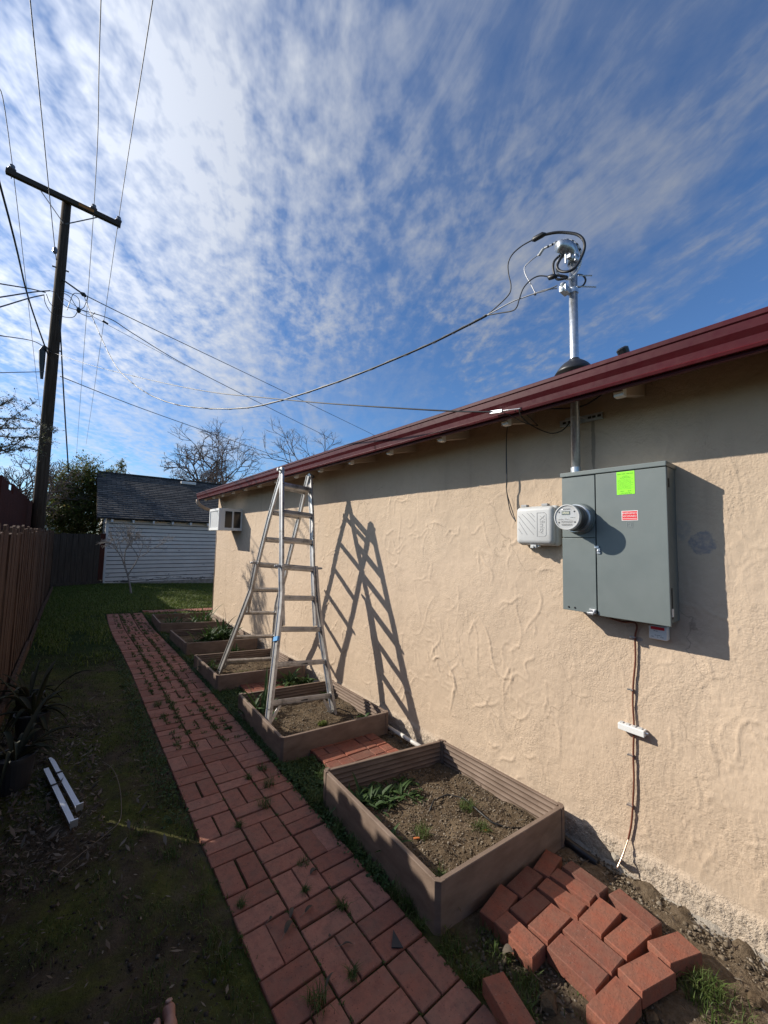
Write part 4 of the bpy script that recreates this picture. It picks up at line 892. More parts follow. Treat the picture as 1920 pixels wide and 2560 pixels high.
vp = MB().tube([(2.72, .918, 2.64), (2.72, .918, 2.85)], .024, 14).lathe((2.72, .918, 2.835), (-.5, .2, 1), [(0, .032), (.05, .036), (.06, .022)], 14)
tag(vp.build('roof_vent', 'black_plastic', smooth=False), 'small black vent pipe peeking over the red gutter', 'roof vent')

# telecom box
tb = empty('telecom_box', (WX, 1.32, 1.6), 'light grey rounded plastic utility box left of the meter', 'utility box')
import bmesh
def rbox(lo, hi, r, seg, name, m, parent):
    o = MB().box(lo, hi).build(name, m, parent); md = o.modifiers.new('bevel', 'BEVEL'); md.width = r; md.segments = seg; o.data.polygons.foreach_set('use_smooth', [True] * 6); md.harden_normals = False; return o
rbox((WX - .075, 1.190, 1.592), (WX - .004, 1.462, 1.850), .022, 4, 'base_shell', 'light_grey_plastic', tb)
cvr = rbox((WX - .120, 1.196, 1.598), (WX - .060, 1.456, 1.844), .035, 5, 'cover', 'light_grey_plastic', tb)
g = MB(); cxw = WX - .1203
def arcw(y0_, z0_, y1_, z1_, bow):
    pts = []
    for i in range(9):
        t = i / 8; pts.append((cxw, y0_ + (y1_ - y0_) * t + bow * math.sin(math.pi * t) * .7, z0_ + (z1_ - z0_) * t + bow * math.sin(math.pi * t)))
    g.tube(pts, .0016, 5)
arcw(1.432, 1.785, 1.322, 1.66, -.016); arcw(1.405, 1.795, 1.315, 1.70, .014); arcw(1.428, 1.745, 1.37, 1.66, -.014); arcw(1.37, 1.80, 1.315, 1.745, .012); arcw(1.432, 1.70, 1.405, 1.665, -.008); arcw(1.345, 1.80, 1.318, 1.775, .006)
g.tube([(cxw, 1.300, 1.800), (cxw, 1.250, 1.800), (cxw, 1.240, 1.79), (cxw, 1.240, 1.66), (cxw, 1.250, 1.65), (cxw, 1.300, 1.65), (cxw, 1.300, 1.800)], .0016, 5)
g.build('embossed_swirl', 'mid_grey_plastic', cvr)
text('embossed_word', 'Xfinity', .044, wallM(1.268, 1.725, cxw, -math.pi / 2), 'mid_grey_plastic', cvr, .0012)
g = MB().box((WX - .085, 1.395, 1.846), (WX - .05, 1.435, 1.862)).box((WX - .085, 1.25, 1.846), (WX - .05, 1.29, 1.862)); g.build('hinge', 'mid_grey_plastic', tb, bevel=.002)
g = MB().box((WX - .10, 1.32, 1.575), (WX - .07, 1.36, 1.602)).tube([(WX - .11, 1.34, 1.583), (WX - .095, 1.34, 1.583)], .009, 10).tube([(WX - .09, 1.31, 1.59), (WX - .07, 1.31, 1.59)], .008, 10); g.build('hasp', 'light_grey_plastic', tb, bevel=.002)

# small label box under the cabinet
lb = empty('label_box', (WX, .68, 1.15), 'small clear box with a red and white label under the cabinet', 'label box')
rbox((WX - .05, .642, 1.125), (WX - .002, .722, 1.195), .006, 3, 'box_shell', 'white_plastic', lb)
MB().box((WX - .0512, .652, 1.175), (WX - .0502, .712, 1.190)).build('red_label', 'red_sticker', lb)
bars([(.70, .68, 1.168), (.695, .665, 1.147), (.712, .698, 1.139), (.685, .68, 1.139), (.67, .655, 1.139)], WX - .0503, 'black_print', lb, 'label_print', .002)

# ground wire with staples and terminal block
z6b = lambda x, y: (1300 + x / 2.676, 1500 + y / 2.676)
pts = [onx(z6b(*p), WX - .014) for p in [(600, 118), (680, 145), (760, 148), (782, 180), (770, 245), (772, 400), (758, 560), (755, 700), (762, 830), (758, 1040), (762, 1200), (755, 1370), (745, 1500), (725, 1600)]]
def spline(pts, n=6):
    pts = [Vector(p) for p in pts]; out = []
    for i in range(len(pts) - 1):
        p0, p1, p2, p3 = pts[max(i - 1, 0)], pts[i], pts[i + 1], pts[min(i + 2, len(pts) - 1)]
        for k in range(n):
            t = k / n; out.append(.5 * ((2 * p1) + (p2 - p0) * t + (2 * p0 - 5 * p1 + 4 * p2 - p3) * t * t + (-p0 + 3 * p1 - 3 * p2 + p3) * t ** 3))
    out.append(pts[-1]); return out
gw = empty('ground_wire', pts[6], 'reddish brown ground wire running down the wall from the cabinet', 'wire')
MB().tube(spline(pts), .0048, 8).build('wire_sleeve', 'copper', gw, smooth=True)
MB().tube(spline([pts[-1], onx(z6b(690, 1700), WX - .05), onx(z6b(650, 1795), WX - .09)]), .0042, 8).build('bare_end', 'bare_copper', gw, smooth=True)
for p in ((762, 247), (745, 598), (745, 1035), (742, 1370)):
    c = onx(z6b(*p), WX - .01); MB().box((WX - .022, c.y - .010, c.z - .0035), (WX - .004, c.y + .012, c.z + .0035)).tube([(WX - .024, c.y + .012, c.z), (WX - .004, c.y + .012, c.z)], .005, 8).build('cable_clip', 'bright_metal', gw)
tbk = empty('terminal_block', (WX, .82, .62), 'white plastic bonding terminal bar across the ground wire', 'terminal block')
a = onx(z6b(670, 840), WX - .04); c = onx(z6b(826, 895), WX - .04); zc_ = (a.z + c.z) / 2
g = MB().box((WX - .045, .757, zc_ - .019), (WX - .004, .882, zc_ + .014)); g.build('body', 'white_plastic', tbk, bevel=.003)
g = MB()
for k in range(4): g.box((WX - .034, .770 + k * .03, zc_ + .0142), (WX - .012, .787 + k * .03, zc_ + .0185))
g.build('terminal', 'light_grey_plastic', tbk, bevel=.001)
MB().tube([(WX - .02, .757, zc_ - .002), (WX - .02, .745, zc_ - .002)], .007, 10).build('screw', 'bright_metal', tbk)
MB().tube([(WX - .0, .93, -.09), (WX - .05, .90, -.07), (WX - .07, .885, -.04)], .016, 8, .010).build('tmp', 'concrete').name = 'stone'
tag(bpy.data.objects['stone'], 'lump of rubble at the wall foot beside the ground wire', 'rubble')
tag(MB().tube([(2.335, 2.16, -.085), (2.335, 2.8, -.085)], .017, 12).build('white_pipe', 'pvc', smooth=True), 'white plastic pipe lying along the wall foot between the two nearest beds', 'pipe')
tag(MB().tube([(2.33, 1.22, -.10), (2.33, .98, -.12)], .022, 12).build('black_pipe', 'black_plastic', smooth=True), 'black pipe end at the wall foot beside the nearest bed', 'pipe')

# cables on the wall under the eave
zb = lambda x, y: (1200 + x / 2.304, 860 + y / 2.304)
g = MB()
EX = 1.985
conn = onx(zb(95, 390), EX); 
for dx_ in (0, .006):
    g.tube(spline([onx(zb(200, 385), EX + .03), onx(zb(165, 430), WX - .16), onx(zb(152, 560 + 900 * dx_), WX - .07), onx(zb(152 + dx_ * 600, 783), WX - .06), onx((1180 + 195 / 2.242, 940 + 650 / 2.242), WX - .05), onx((1180 + (215 + dx_ * 2000) / 2.242, 940 + 760 / 2.242), WX - .04), onx((1180 + 245 / 2.242, 940 + 815 / 2.242), WX - .05)]), .0035, 6)
tag(g.build('drop_cables', 'black_cable', smooth=True), 'pair of thin black cables hanging from the eave to the utility box', 'cable')
g = MB()
g.tube(spline([onx(zb(215, 375), EX + .02), onx(zb(300, 360), EX + .1), onx(zb(430, 372), WX - .12), onx(zb(580, 360), WX - .03), onx(zb(660, 320), WX - .02), onx(zb(760, 258), WX - .02), onx(zb(980, 205), WX - .015), onx(zb(1250, 130), WX - .015), onx(zb(1430, 85), WX - .015), onx(zb(1700, 20), WX - .015), (WX - .015, -.6, 2.47)]), .0048, 6)
tag(g.build('eave_cable', 'black_cable', smooth=True), 'long black cable running under the eave along the wall top', 'cable')
g = MB(); g.tube(spline([onx(zb(225, 375), EX), onx(zb(240, 420), EX + .1), onx(zb(300, 470), WX - .1), onx(zb(400, 513), WX - .07), onx(zb(470, 500), WX - .06), onx(zb(520, 450), WX - .05)]), .0038, 6)
g.tube(spline([onx(zb(135, 395), EX), onx(zb(200, 425), EX + .06), onx(zb(260, 455), EX + .14), onx(zb(330, 470), WX - .1), onx(zb(318, 455), WX - .11), onx(zb(235, 375), EX + .02)]), .0028, 6)
tag(g.build('looped_cable', 'black_cable', smooth=True), 'black cable looping from the splice to the mast strap', 'cable')
g = MB(); g.beam(onx(zb(60, 395), EX), onx(zb(130, 385), EX), .016, .02); g.tube([onx(zb(130, 385), EX), onx(zb(165, 380), EX), onx(zb(232, 372), EX + .01)], .004, 6)
tag(g.build('cable_splice', 'bright_metal', bevel=.002), 'silver cable splice clamp hanging just under the gutter', 'cable splice')

# cables at weatherhead
zs = lambda x, y: (1180 + x / 4.366, 540 + y / 4.366)
def zt(x, y, X_=2.30): return onx(zs(x, y), X_)
def cable(name, pts, r, m, lab, parent=None):
    o = MB().tube(spline(pts), r, 8).build(name, m, parent, smooth=True)
    if parent is None: tag(o, lab, 'cable')
    return o
JX = 2.20
J = onx(zs(160, 1085), JX)
c1 = cable('service_cable', [zt(985, 430, 2.29), zt(930, 540, 2.27), zt(960, 600, 2.27), zt(1050, 605, 2.27), zt(1130, 560, 2.29), zt(1190, 460, 2.32), zt(1228, 350, 2.33), zt(1215, 260, 2.32), zt(1140, 200, 2.31), zt(1000, 180, 2.29), zt(900, 183, 2.27), zt(790, 205, 2.25)], .0085, 'black_cable', 'thick black service cable looping over the weatherhead to a taped splice')
MB().tube([zt(800, 200, 2.25), zt(770, 205, 2.25), zt(680, 255, 2.24), zt(655, 265, 2.24)], [.010, .017, .017, .008], 10).build('splice_cover', 'black_plastic', c1, smooth=True)
cable('lead_wire', [zt(660, 262, 2.24), zt(540, 330, 2.23), zt(440, 420, 2.22), zt(395, 520, 2.22), zt(400, 640, 2.21), zt(425, 760, 2.2), zt(400, 860, 2.2), zt(270, 990, 2.2), J], .0042, 'black_cable', 'thin black lead bowing out from the upper splice to the drop cable')
c2 = cable('striped_cable', [zt(990, 450, 2.30), zt(940, 500, 2.28), zt(930, 620, 2.28), zt(1050, 690, 2.30), zt(1150, 600, 2.34), zt(1190, 480, 2.36), zt(1180, 370, 2.35), zt(1120, 290, 2.33), zt(1030, 262, 2.31), zt(930, 285, 2.29), zt(860, 320, 2.27), zt(795, 350, 2.26)], .0068, 'sticker_white', 'white and black striped neutral cable looping behind the weatherhead')
pp = spline([zt(1190, 480, 2.36), zt(1180, 370, 2.35), zt(1120, 290, 2.33), zt(1030, 262, 2.31), zt(930, 285, 2.29), zt(860, 320, 2.27), zt(795, 350, 2.26)], 8)
g = MB()
for i in range(2, len(pp) - 3, 5): g.tube([pp[i], pp[i + 1], pp[i + 2]], .0073, 8)
g.build('black_stripe', 'black_cable', c2)
g = MB(); g.tube([zt(795, 350, 2.26), zt(770, 370, 2.26), zt(735, 425, 2.25), zt(715, 430, 2.25)], [.006, .009, .009, .004], 8)
g.build('crimp', 'light_grey_plastic', c2, smooth=True)
cable('neutral_wire', [zt(715, 432, 2.25), zt(640, 490, 2.24), zt(575, 560, 2.24), zt(585, 640, 2.24), zt(640, 740, 2.24), zt(690, 840, 2.24)], .0032, 'grey_wire', 'thin bare neutral wire bending down to the support strand')
c3 = cable('lower_service_cable', [zt(960, 430, 2.29), zt(895, 500, 2.27), zt(890, 600, 2.26), zt(930, 690, 2.26), zt(1040, 670, 2.28), zt(960, 650, 2.26), zt(900, 655, 2.25)], .0075, 'black_cable', 'black service cable hanging from the weatherhead mouth to the lower splice')
MB().tube([zt(920, 655, 2.25), zt(890, 660, 2.25), zt(850, 672, 2.25), zt(825, 660, 2.25)], [.010, .016, .016, .006], 10).build('splice_cover', 'black_plastic', c3, smooth=True)
cable('tail_loop', [zt(1150, 640, 2.36), zt(1210, 650, 2.37), zt(1240, 700, 2.38), zt(1210, 760, 2.38), zt(1150, 780, 2.36)], .0055, 'black_cable', 'black cable loop curling behind the mast')
cable('lower_lead_wire', [zt(828, 660, 2.25), zt(730, 655, 2.24), zt(640, 700, 2.23), zt(560, 790, 2.22), zt(515, 910, 2.21), zt(490, 990, 2.2), zt(440, 1035, 2.2), zt(300, 1060, 2.2), J], .0042, 'black_cable', 'thin black lead curving down from the lower splice to the drop cable')
g = MB().tube(spline([zt(930, 760, 2.27), zt(860, 790, 2.25), zt(780, 810, 2.24), zt(700, 840, 2.23), zt(560, 890, 2.22), zt(420, 945, 2.21), J]), .0042, 8).tube(spline([zt(930, 790, 2.27), zt(850, 800, 2.25), zt(780, 822, 2.24), zt(700, 842, 2.23)]), .004, 6)
g.lathe(zt(690, 845, 2.235), (0, 0, 1), [(-.012, .006), (0, .011), (.01, .006)], 8)
tag(g.build('support_strand', 'grey_wire', smooth=True), 'silver support strand from the mast clevis to the drop cable', 'cable')

# ------------------------------------------------------------------ ladder
z3 = lambda x, y: (480 + x / 2.676, 1120 + y / 2.676)
h1 = Vector((1.741, 3.989, 2.35)); h2 = Vector((2.109, 4.027, 2.334)); U = (h2 - h1).normalized()
nl = ong(z3(505, 1845), .03); nr0 = ong(z3(955, 1845), .03); fl = ong(z3(185, 1500), .05)
nN = (h2 - h1).cross((nl + nr0) / 2 - (h1 + h2) / 2).normalized(); nF = (h2 - h1).cross(fl - h1).normalized()
pN = lambda x, y: onpl(z3(x, y), h1, nN); pF = lambda x, y: onpl(z3(x, y), h1, nF)
lad = empty('ladder', (1.75, 4.0, 0), 'tall worn aluminium folding ladder standing open over two beds', 'ladder')
NL = [h1.copy(), pN(600, 600), pN(600, 800)]; NLi = [pN(600, 800), pN(603, 1000), pN(607, 1190)]; NLo = [pN(596, 790), pN(600, 960), pN(592, 1080), pN(572, 1260), pN(507, 1845)]
NR = [h2.copy(), pN(803, 500), pN(808, 800)]; NRi = [pN(808, 800), pN(815, 1000), pN(825, 1190)]; NRo = [pN(822, 795), pN(832, 960), pN(845, 1090), pN(868, 1260), pN(958, 1845)]
FLr = [h1 + U * .012, pF(515, 470), pF(440, 770)]; FLi = [pF(440, 770), pF(403, 930), pF(370, 1095)]; FLo = [pF(432, 765), pF(395, 950), pF(365, 1030), pF(335, 1110), pF(183, 1500)]
FRr = [h2 - U * .022, pF(712, 480), pF(625, 830)]; FRi = [pF(625, 830), pF(590, 960), pF(575, 1080)]; FRo = [pF(628, 820), pF(585, 980), pF(566, 1060), pF(556, 1180), pF(523, 1640)]
def rail(pts, w, d, nrm, name='rail'):
    g = MB(); secs = []
    for i, p in enumerate(pts):
        t = (pts[min(i + 1, len(pts) - 1)] - pts[max(i - 1, 0)]).normalized(); v = Vector(nrm); u = t.cross(v).normalized(); secs.append((p, u, v))
    # C-channel: web outside with two lips, drawn as I profile
    prof = [(-.5, -.5), (.5, -.5), (.5, -.36), (.15, -.30), (.15, .30), (.5, .36), (.5, .5), (-.5, .5), (-.5, .36), (-.2, .30), (-.2, -.30), (-.5, -.36)]
    n = len(prof); vs = [p + u * (a_ * w) + v * (c_ * d) for p, u, v in secs for a_, c_ in prof]; fs = [tuple(range(n))[::-1], tuple(range((len(secs) - 1) * n, len(secs) * n))]
    for i in range(len(secs) - 1):
        for k in range(n): fs.append((i * n + k, i * n + (k + 1) % n, (i + 1) * n + (k + 1) % n, (i + 1) * n + k))
    g.add(vs, fs); return g.build(name, 'worn_aluminium', lad)
for r_ in (NL, NR): rail(r_, .024, .062, nN, 'inner_rail')
for r_ in (FLr, FRr): rail(r_, .024, .062, nF, 'inner_rail')
for r_ in (NLi, NRi): rail(r_, .020, .056, nN, 'inner_rail')
for r_ in (FLi, FRi): rail(r_, .020, .056, nF, 'inner_rail')
for r_ in (NLo, NRo): rail(r_, .028, .074, nN, 'outer_rail')
for r_ in (FLo, FRo): rail(r_, .028, .074, nF, 'outer_rail')
def rung(a, c, nrm, s_=1.):
    t = (c - a).normalized(); v = Vector(nrm); prof = [(-.5, .5), (-.28, .5), (-.24, .36), (-.02, .36), (.02, .5), (.3, .5), (.5, .40), (.5, -.40), (.3, -.5), (.02, -.5), (-.02, -.36), (-.24, -.36), (-.28, -.5), (-.5, -.42)]
    u = t.cross(v).normalized(); 
    MB().prism([(p * .050 * s_, q * .050 * s_) for p, q in prof], a, c, (u, v)).build('rung', 'worn_aluminium', lad)
for (xa, ya_, xb, yb_), s_ in (((612, 248, 797, 283), 1), ((612, 430, 800, 455), 1), ((606, 612, 806, 632), 1), ((606, 795, 824, 812), 1), ((606, 1003, 838, 1006), .9), ((590, 1212, 862, 1212), .9), ((565, 1450, 900, 1428), .9), ((532, 1708, 932, 1655), .9)): rung(pN(xa, ya_), pN(xb, yb_), nN, s_)
for (xa, ya_, xb, yb_), s_ in (((580, 258, 770, 300), .9), ((540, 432, 725, 462), 1), ((492, 612, 670, 625), 1), ((447, 780, 630, 795), 1), ((405, 948, 588, 950), .9), ((350, 1103, 562, 1103), .7), ((290, 1265, 548, 1258), .7), ((225, 1428, 530, 1410), .8)): rung(pF(xa, ya_), pF(xb, yb_), nF, s_)
for hp, sd in ((h1, -1), (h2, 1)):
    MB().lathe(hp - U * .018, U, [(0, .030), (.004, .036), (.032, .036), (.036, .030)], 20).build('hinge', 'worn_aluminium', lad)
    MB().lathe(hp + U * .018 * sd, U * sd, [(0, .010), (.018, .010), (.02, .019), (.034, .019), (.037, .014)], 14).build('lock_knob', 'black_plastic' if sd > 0 else 'worn_aluminium', lad)
for p, nn in ((pN(590, 790), nN), (pN(838, 805), nN), (pF(425, 768), nF), (pF(630, 800), nF)):
    sgn = -1 if (p - (h1 + h2) / 2).dot(U) < 0 else 1
    MB().beam(p - U * .01 * sgn, p + U * .045 * sgn, .024, .030, side=(0, 0, 1)).lathe(p + U * .04 * sgn, U * sgn, [(0, .010), (.02, .012), (.024, .006)], 10).build('lock_lever', 'mid_grey_plastic' if nn is nN else 'worn_aluminium', lad, bevel=.003)
for a, c, n_ in ((pN(590, 1718), pN(528, 1830), nN), (pN(880, 1680), pN(938, 1790), nN), (pF(235, 1440), pF(212, 1475), nF)):
    MB().beam(a, c, .012, .004 + .02, side=nN).build('brace', 'worn_aluminium', lad)
MB().beam(pN(565, 1262) + U * .002, pN(560, 1292) + U * .002, .022, .0755, side=U).build('blue_tape', 'blue_tape', lad)
for p, e in ((pN(745, 1442), 0), (pN(745, 1683), 0)):
    MB().beam(p - U * .035, p + U * .035, .012, .0460 if 0 else .041, side=(0, 0, 1)).build('rung_label', 'black_print', lad)
rv = MB()
for q, nn in ((NL, nN), (NR, nN)):
    for yq in (245, 430, 612):
        p = pN(600 if q is NL else 800, yq); d_ = Vector(nn) * (1 if Vector(nn).y < 0 else -1); rv.lathe(p + d_ * .030, d_, [(0, .007), (.004, .006)], 10)
rv.build('rivet', 'dark_gap', lad)

# ------------------------------------------------------------------ fences
fence = empty('board_fence', (-.42, 5, 0), 'weathered brown wooden board fence along the left edge', 'fence')
r3 = random.Random(3)
y = -3.0; gapy = 3.52; made = False
while y < 13.9:
    wb = r3.uniform(.10, .15)
    if not made and y + wb > gapy: wb = gapy - y
    top = 1.635 + r3.uniform(-.012, .012) + (.03 if y < 3 else .042 * math.sin(y * 13.5)); g = MB(); x = -.425 + r3.uniform(-.008, .008); zb_ = -.06  # board tops waved to scallop the fence's shadow edge on the beds
    lean = r3.uniform(-.006, .006); n_ = 5; th = .018
    ear = r3.uniform(.01, .03)
    pr = [(y + .003, zb_), (y + wb - .002, zb_), (y + wb - .002 + lean, top - ear), (y + wb * .8 + lean, top - r3.uniform(0, .008)), (y + wb * .25 + lean, top - r3.uniform(0, .01)), (y + .003 + lean, top - ear * r3.uniform(.4, 1.2))]
    vs = [(x, a_, z_) for a_, z_ in pr] + [(x - th, a_, z_) for a_, z_ in pr]; k = len(pr)
    g.add(vs, [tuple(range(k)), tuple(range(k, 2 * k))[::-1]] + [(i, (i + 1) % k, (i + 1) % k + k, i + k) for i in range(k)])
    g.build('fence_board', 'fence_wood', fence)
    y += wb
    if not made and abs(y - gapy) < 1e-6: y += .036; made = True
MB().box((-.485, -3, 1.0), (-.447, 14, 1.09)).build('fence_rail', 'fence_wood', fence); MB().box((-.485, -3, .33), (-.447, 14, .42)).build('fence_rail', 'fence_wood', fence)
MB().box((-.47, 3.40, 1.10), (-.450, 3.66, 1.66)).build('light_block_board', 'fence_wood', fence)  # unseen board added to block sun through the upper part of the gap
MB().box((-.47, 3.40, -.05), (-.450, 3.66, .30)).build('light_block_board', 'fence_wood', fence)  # unseen board added to cut off the light streak below
kb = MB()
for i in range(9):
    a_ = -1.5 + i * 1.75; kb.beam((-.385 + r3.uniform(-.02, .02), a_, .035), (-.375 + r3.uniform(-.025, .03), a_ + 1.72, .04 + r3.uniform(-.02, .03)), .032, .15)
kb.build('kick_board', 'fence_wood', fence)
tf = empty('tall_fence', (-.95, 12, 0), 'tall dark red board fence behind the utility pole', 'fence')
y = 8.55; i = 0
while y < 18.5:
    wb = r3.uniform(.17, .24) if y > 9.6 else r3.choice([.32, .28])
    top = 2.50 - (.16 if 9.25 < y < 9.9 else 0) + r3.uniform(-.03, .03) - (y - 9) * .012
    MB().box((-.98 + r3.uniform(-.012, .012), y + .004, 0), (-.95, y + wb - .004, top)).build('fence_board', 'red_fence_wood', tf); y += wb
MB().box((-1.03, 8.6, 1.9), (-.985, 18.5, 1.98)).build('fence_rail', 'red_fence_wood', tf)
bf = empty('back_fence', (.2, 15.4, 0), 'dark weathered board fence between the side fence and the garage', 'fence')
A, Bq = Vector((-.45, 14.95, 0)), Vector((.84, 15.95, 0)); nB = 9
for i in range(nB):
    a = A.lerp(Bq, i / nB); c = A.lerp(Bq, (i + 1) / nB - .006); top = 1.60 + r3.uniform(-.02, .02) + (.0 if i < nB - 1 else .02)
    MB().beam(Vector((a.x, a.y, 0)).lerp(Vector((c.x, c.y, 0)), .5) + Vector((0, 0, .08)), Vector((a.x, a.y, 0)).lerp(Vector((c.x, c.y, 0)), .5) + Vector((0, 0, top)), (c - a).length, .02, side=(c - a)).build('fence_board', 'grey_fence_wood' if i < nB - 1 else 'red_fence_wood', bf)
MB().beam(A + Vector((0, -.03, .06)), Bq + Vector((0, -.03, .02)), .03, .11, side=(0, 1, 0)).build('kick_board', 'grey_fence_wood', bf)

# ------------------------------------------------------------------ garage
GY0 = 16.15; gx0, gx1 = .86, 7.6; gh = 2.13; gd = 5.6
ga = empty('garage', (gx0, GY0, -.1), 'white clapboard garage with a dark shingle roof', 'garage')
g = MB(); nrow = 16; rh = (gh + .12) / nrow
for r_ in range(nrow):
    za = -.12 + r_ * rh; zt_ = za + rh
    g.add([(gx0, GY0 - .030, za), (gx1, GY0 - .030, za), (gx1, GY0 - .012, zt_ - .024), (gx0, GY0 - .012, zt_ - .024), (gx0, GY0 + .01, za), (gx1, GY0 + .01, za), (gx0, GY0 + .01, zt_ - .024), (gx1, GY0 + .01, zt_ - .024)], [(0, 1, 2, 3), (0, 4, 5, 1), (3, 2, 7, 6)])
    g.add([(gx0 - .028, GY0, za), (gx0 - .028, GY0 + gd, za), (gx0 - .004, GY0 + gd, zt_), (gx0 - .004, GY0, zt_), (gx0 - .004, GY0, za), (gx0 - .004, GY0 + gd, za)], [(0, 3, 2, 1), (0, 1, 5, 4)])
g.box((gx0, GY0 + .012, -.3), (gx1, GY0 + gd, gh)); yr = GY0 + gd / 2; rzv = 4.08
g.add([(gx0 + .01, GY0, gh - .1), (gx0 + .01, GY0 + gd, gh - .1), (gx0 + .01, yr, rzv - .12)], [(0, 1, 2)])
g.build('wall', 'siding', ga)
MB().box((gx0 + .01, GY0 + .0105, -.1), (gx1, GY0 + .0115, gh)).build('painted_shadow_lines', 'dark_gap', ga)  # dark sheet behind the row gaps paints the clapboards' shadow lines
MB().box((gx0 - .035, GY0 - .035, -.1), (gx0 + .05, GY0 + .02, gh)).build('corner_board', 'white_paint', ga)
MB().box((gx0 - .02, GY0 - .05, -.3), (gx1, GY0 - .03, -.04)).build('footing', 'concrete', ga)
rx0 = .56; ye = GY0 - .30; ze = 2.15
def roofplane(y_e, sgn, name='roof'):
    Lr = math.hypot(yr - ye, rzv - ze); m = MB(); nrw = 24
    for r_ in range(nrw):          # overlapping courses
        a_ = Lr * r_ / nrw; c_ = Lr * (r_ + 1) / nrw + .01
        m.add([(0, a_, .022), (8.4, a_, .022), (8.4, c_, .004), (0, c_, .004), (0, a_, 0), (8.4, a_, 0)], [(0, 1, 2, 3), (0, 4, 5, 1)])
    m.box((0, 0, -.03), (8.4, Lr, .0))
    o = m.build(name, 'shingles', ga); sl2 = math.atan2(rzv - ze, yr - ye)
    Mx = Matrix.Translation((rx0, ye, ze)) @ Matrix.Rotation(sl2, 4, 'X')
    if sgn < 0: Mx = Matrix.Translation((0, 2 * yr, 0)) @ Matrix.Diagonal((1, -1, 1, 1)) @ Mx
    o.matrix_parent_inverse = Matrix.Translation(-Vector(ga.location)) @ Mx
    return o
roofplane(ye, 1); roofplane(ye, -1)
MB().beam((rx0, yr, rzv + .01), (rx0 + 8.4, yr, rzv + .01), .03, .22, side=(0, 0, 1)).build('ridge_cap', 'shingles', ga)
MB().beam((rx0 + .01, ye, ze - .06), (rx0 + .01, yr, rzv - .06), .03, .10, side=(1, 0, 0)).build('barge_board', 'grey_fence_wood', ga)
for k in range(12):
    x = .98 + k * .61; MB().box((x - .03, ye + .04, ze - .13), (x + .03, GY0, ze - .035)).build('rafter_tail', 'white_paint', ga)
vt = onpl((1258 / 2.676, 900 + 832 / 2.676), (0, ye, ze), Vector((0, -(rzv - ze), yr - ye)).normalized())
MB().box((vt.x - .30, vt.y - .14, vt.z - .02), (vt.x + .30, vt.y + .16, vt.z + .10)).build('roof_vent', 'white_paint', ga, bevel=.02)

# far white house
wh_ = empty('white_house', (-4.3, 40, 0), 'pale low house far behind the left fence', 'house')
MB().box((-9, 38, 0), (-.9, 48, 3.2)).build('wall', 'white_paint', wh_)
MB().prism([(-9.5, 3.2), (-.5, 3.2), (-5, 4.6)], (0, 37.6, 0), (0, 48.4, 0), ((1, 0, 0), (0, 0, 1))).build('roof', 'shingles', wh_)

# ------------------------------------------------------------------ utility pole
PY = 13.0; PX = -.725
pole = empty('utility_pole', (PX, PY, 0), 'tall brown wooden utility pole with one crossarm', 'utility pole')
MB().tube([(PX, PY, -.2), (PX, PY, 3), (PX, PY, 6), (PX, PY, 10.45)], [.14, .13, .12, .10], 18).build('shaft', 'pole_wood', pole, smooth=True)
AL = Vector((-1.885, PY - .17, 10.47)); AR = Vector((.47, PY - .17, 10.36))
MB().beam(AL, AR, .11, .13, side=(0, 1, 0)).build('crossarm', 'crossarm_wood', pole, bevel=.008)
MB().beam(AL.lerp(AR, .60) + Vector((0, -.056, 0)), AL.lerp(AR, .74) + Vector((0, -.056, 0)), .004, .075, side=(0, 1, 0)).build('sign_plate', 'orange_tag', pole)
MB().beam((PX - .02, PY - .15, 9.75), AL.lerp(AR, .27) + Vector((0, .02, -.06)), .012, .035).build('brace', 'thin_wire', pole)
MB().beam((PX + .02, PY - .15, 9.75), AL.lerp(AR, .78) + Vector((0, .02, -.06)), .012, .035).build('brace', 'thin_wire', pole)
ins = [AL.lerp(AR, .045), AL.lerp(AR, .735), AL.lerp(AR, .975)]
for p in ins: MB().lathe(p + Vector((0, 0, .06)), (0, 0, 1), [(-.2, .008), (0, .012), (.03, .02), (.035, .075), (.06, .08), (.085, .04), (.10, .035), (.12, .055), (.15, .05), (.165, .02)], 16).build('insulator', 'insulator', pole, smooth=True)
g = MB(); 
for z in (8.55, 6.35): MB().tube([(PX - .17, PY - .05, z), (PX + .17, PY - .05, z)], .02, 8).build('bolt', 'thin_wire', pole)
MB().tube([(PX - .16, PY - .1, 6.35), (PX - .20, PY - .15, 6.2), (PX - .19, PY - .12, 5.9), (PX - .17, PY - .1, 5.5)], [.05, .07, .06, .03], 8).build('cable_terminal', 'black_plastic', pole)
MB().lathe(ony(D(119, 541), PY - .3), (.05, 0, 1), [(-.09, .02), (-.05, .05), (.04, .05), (.09, .02)], 10).build('strain_insulator', 'insulator', pole)
def wire(pts, r, lab, m='thin_wire', name='power_line', cat='power line', grp=None, n=8):
    o = MB().tube(spline(pts, n), r, 5, cap=True).build(name, m, smooth=True); tag(o, lab, cat, grp); return o
def up(p, h=10.5): return onz(D(*p), h)
def ext(a, c, k): return a + (c - a) * k
T_ = Vector((0, 0, .20))
for p0, pin, dn, lab in (((-20, 120), ins[0], (96, 960), 'leftmost overhead line crossing the pole crossarm'), ((218, 0), ins[1], (165, 985), 'middle overhead line passing over the crossarm insulator'), ((330, 0), ins[2], (186, 960), 'rightmost overhead line at the crossarm tip')):
    a = pin + T_; u_ = up(p0); e = ony(D(*dn), 46)
    e2 = ext(a, e, 1.0)
    wire([ext(a, u_, 3.2), u_, a, a.lerp(e, .5) - Vector((0, 0, .1)), e], .0085, lab)
q = ony(D(119, 541), PY - .3)
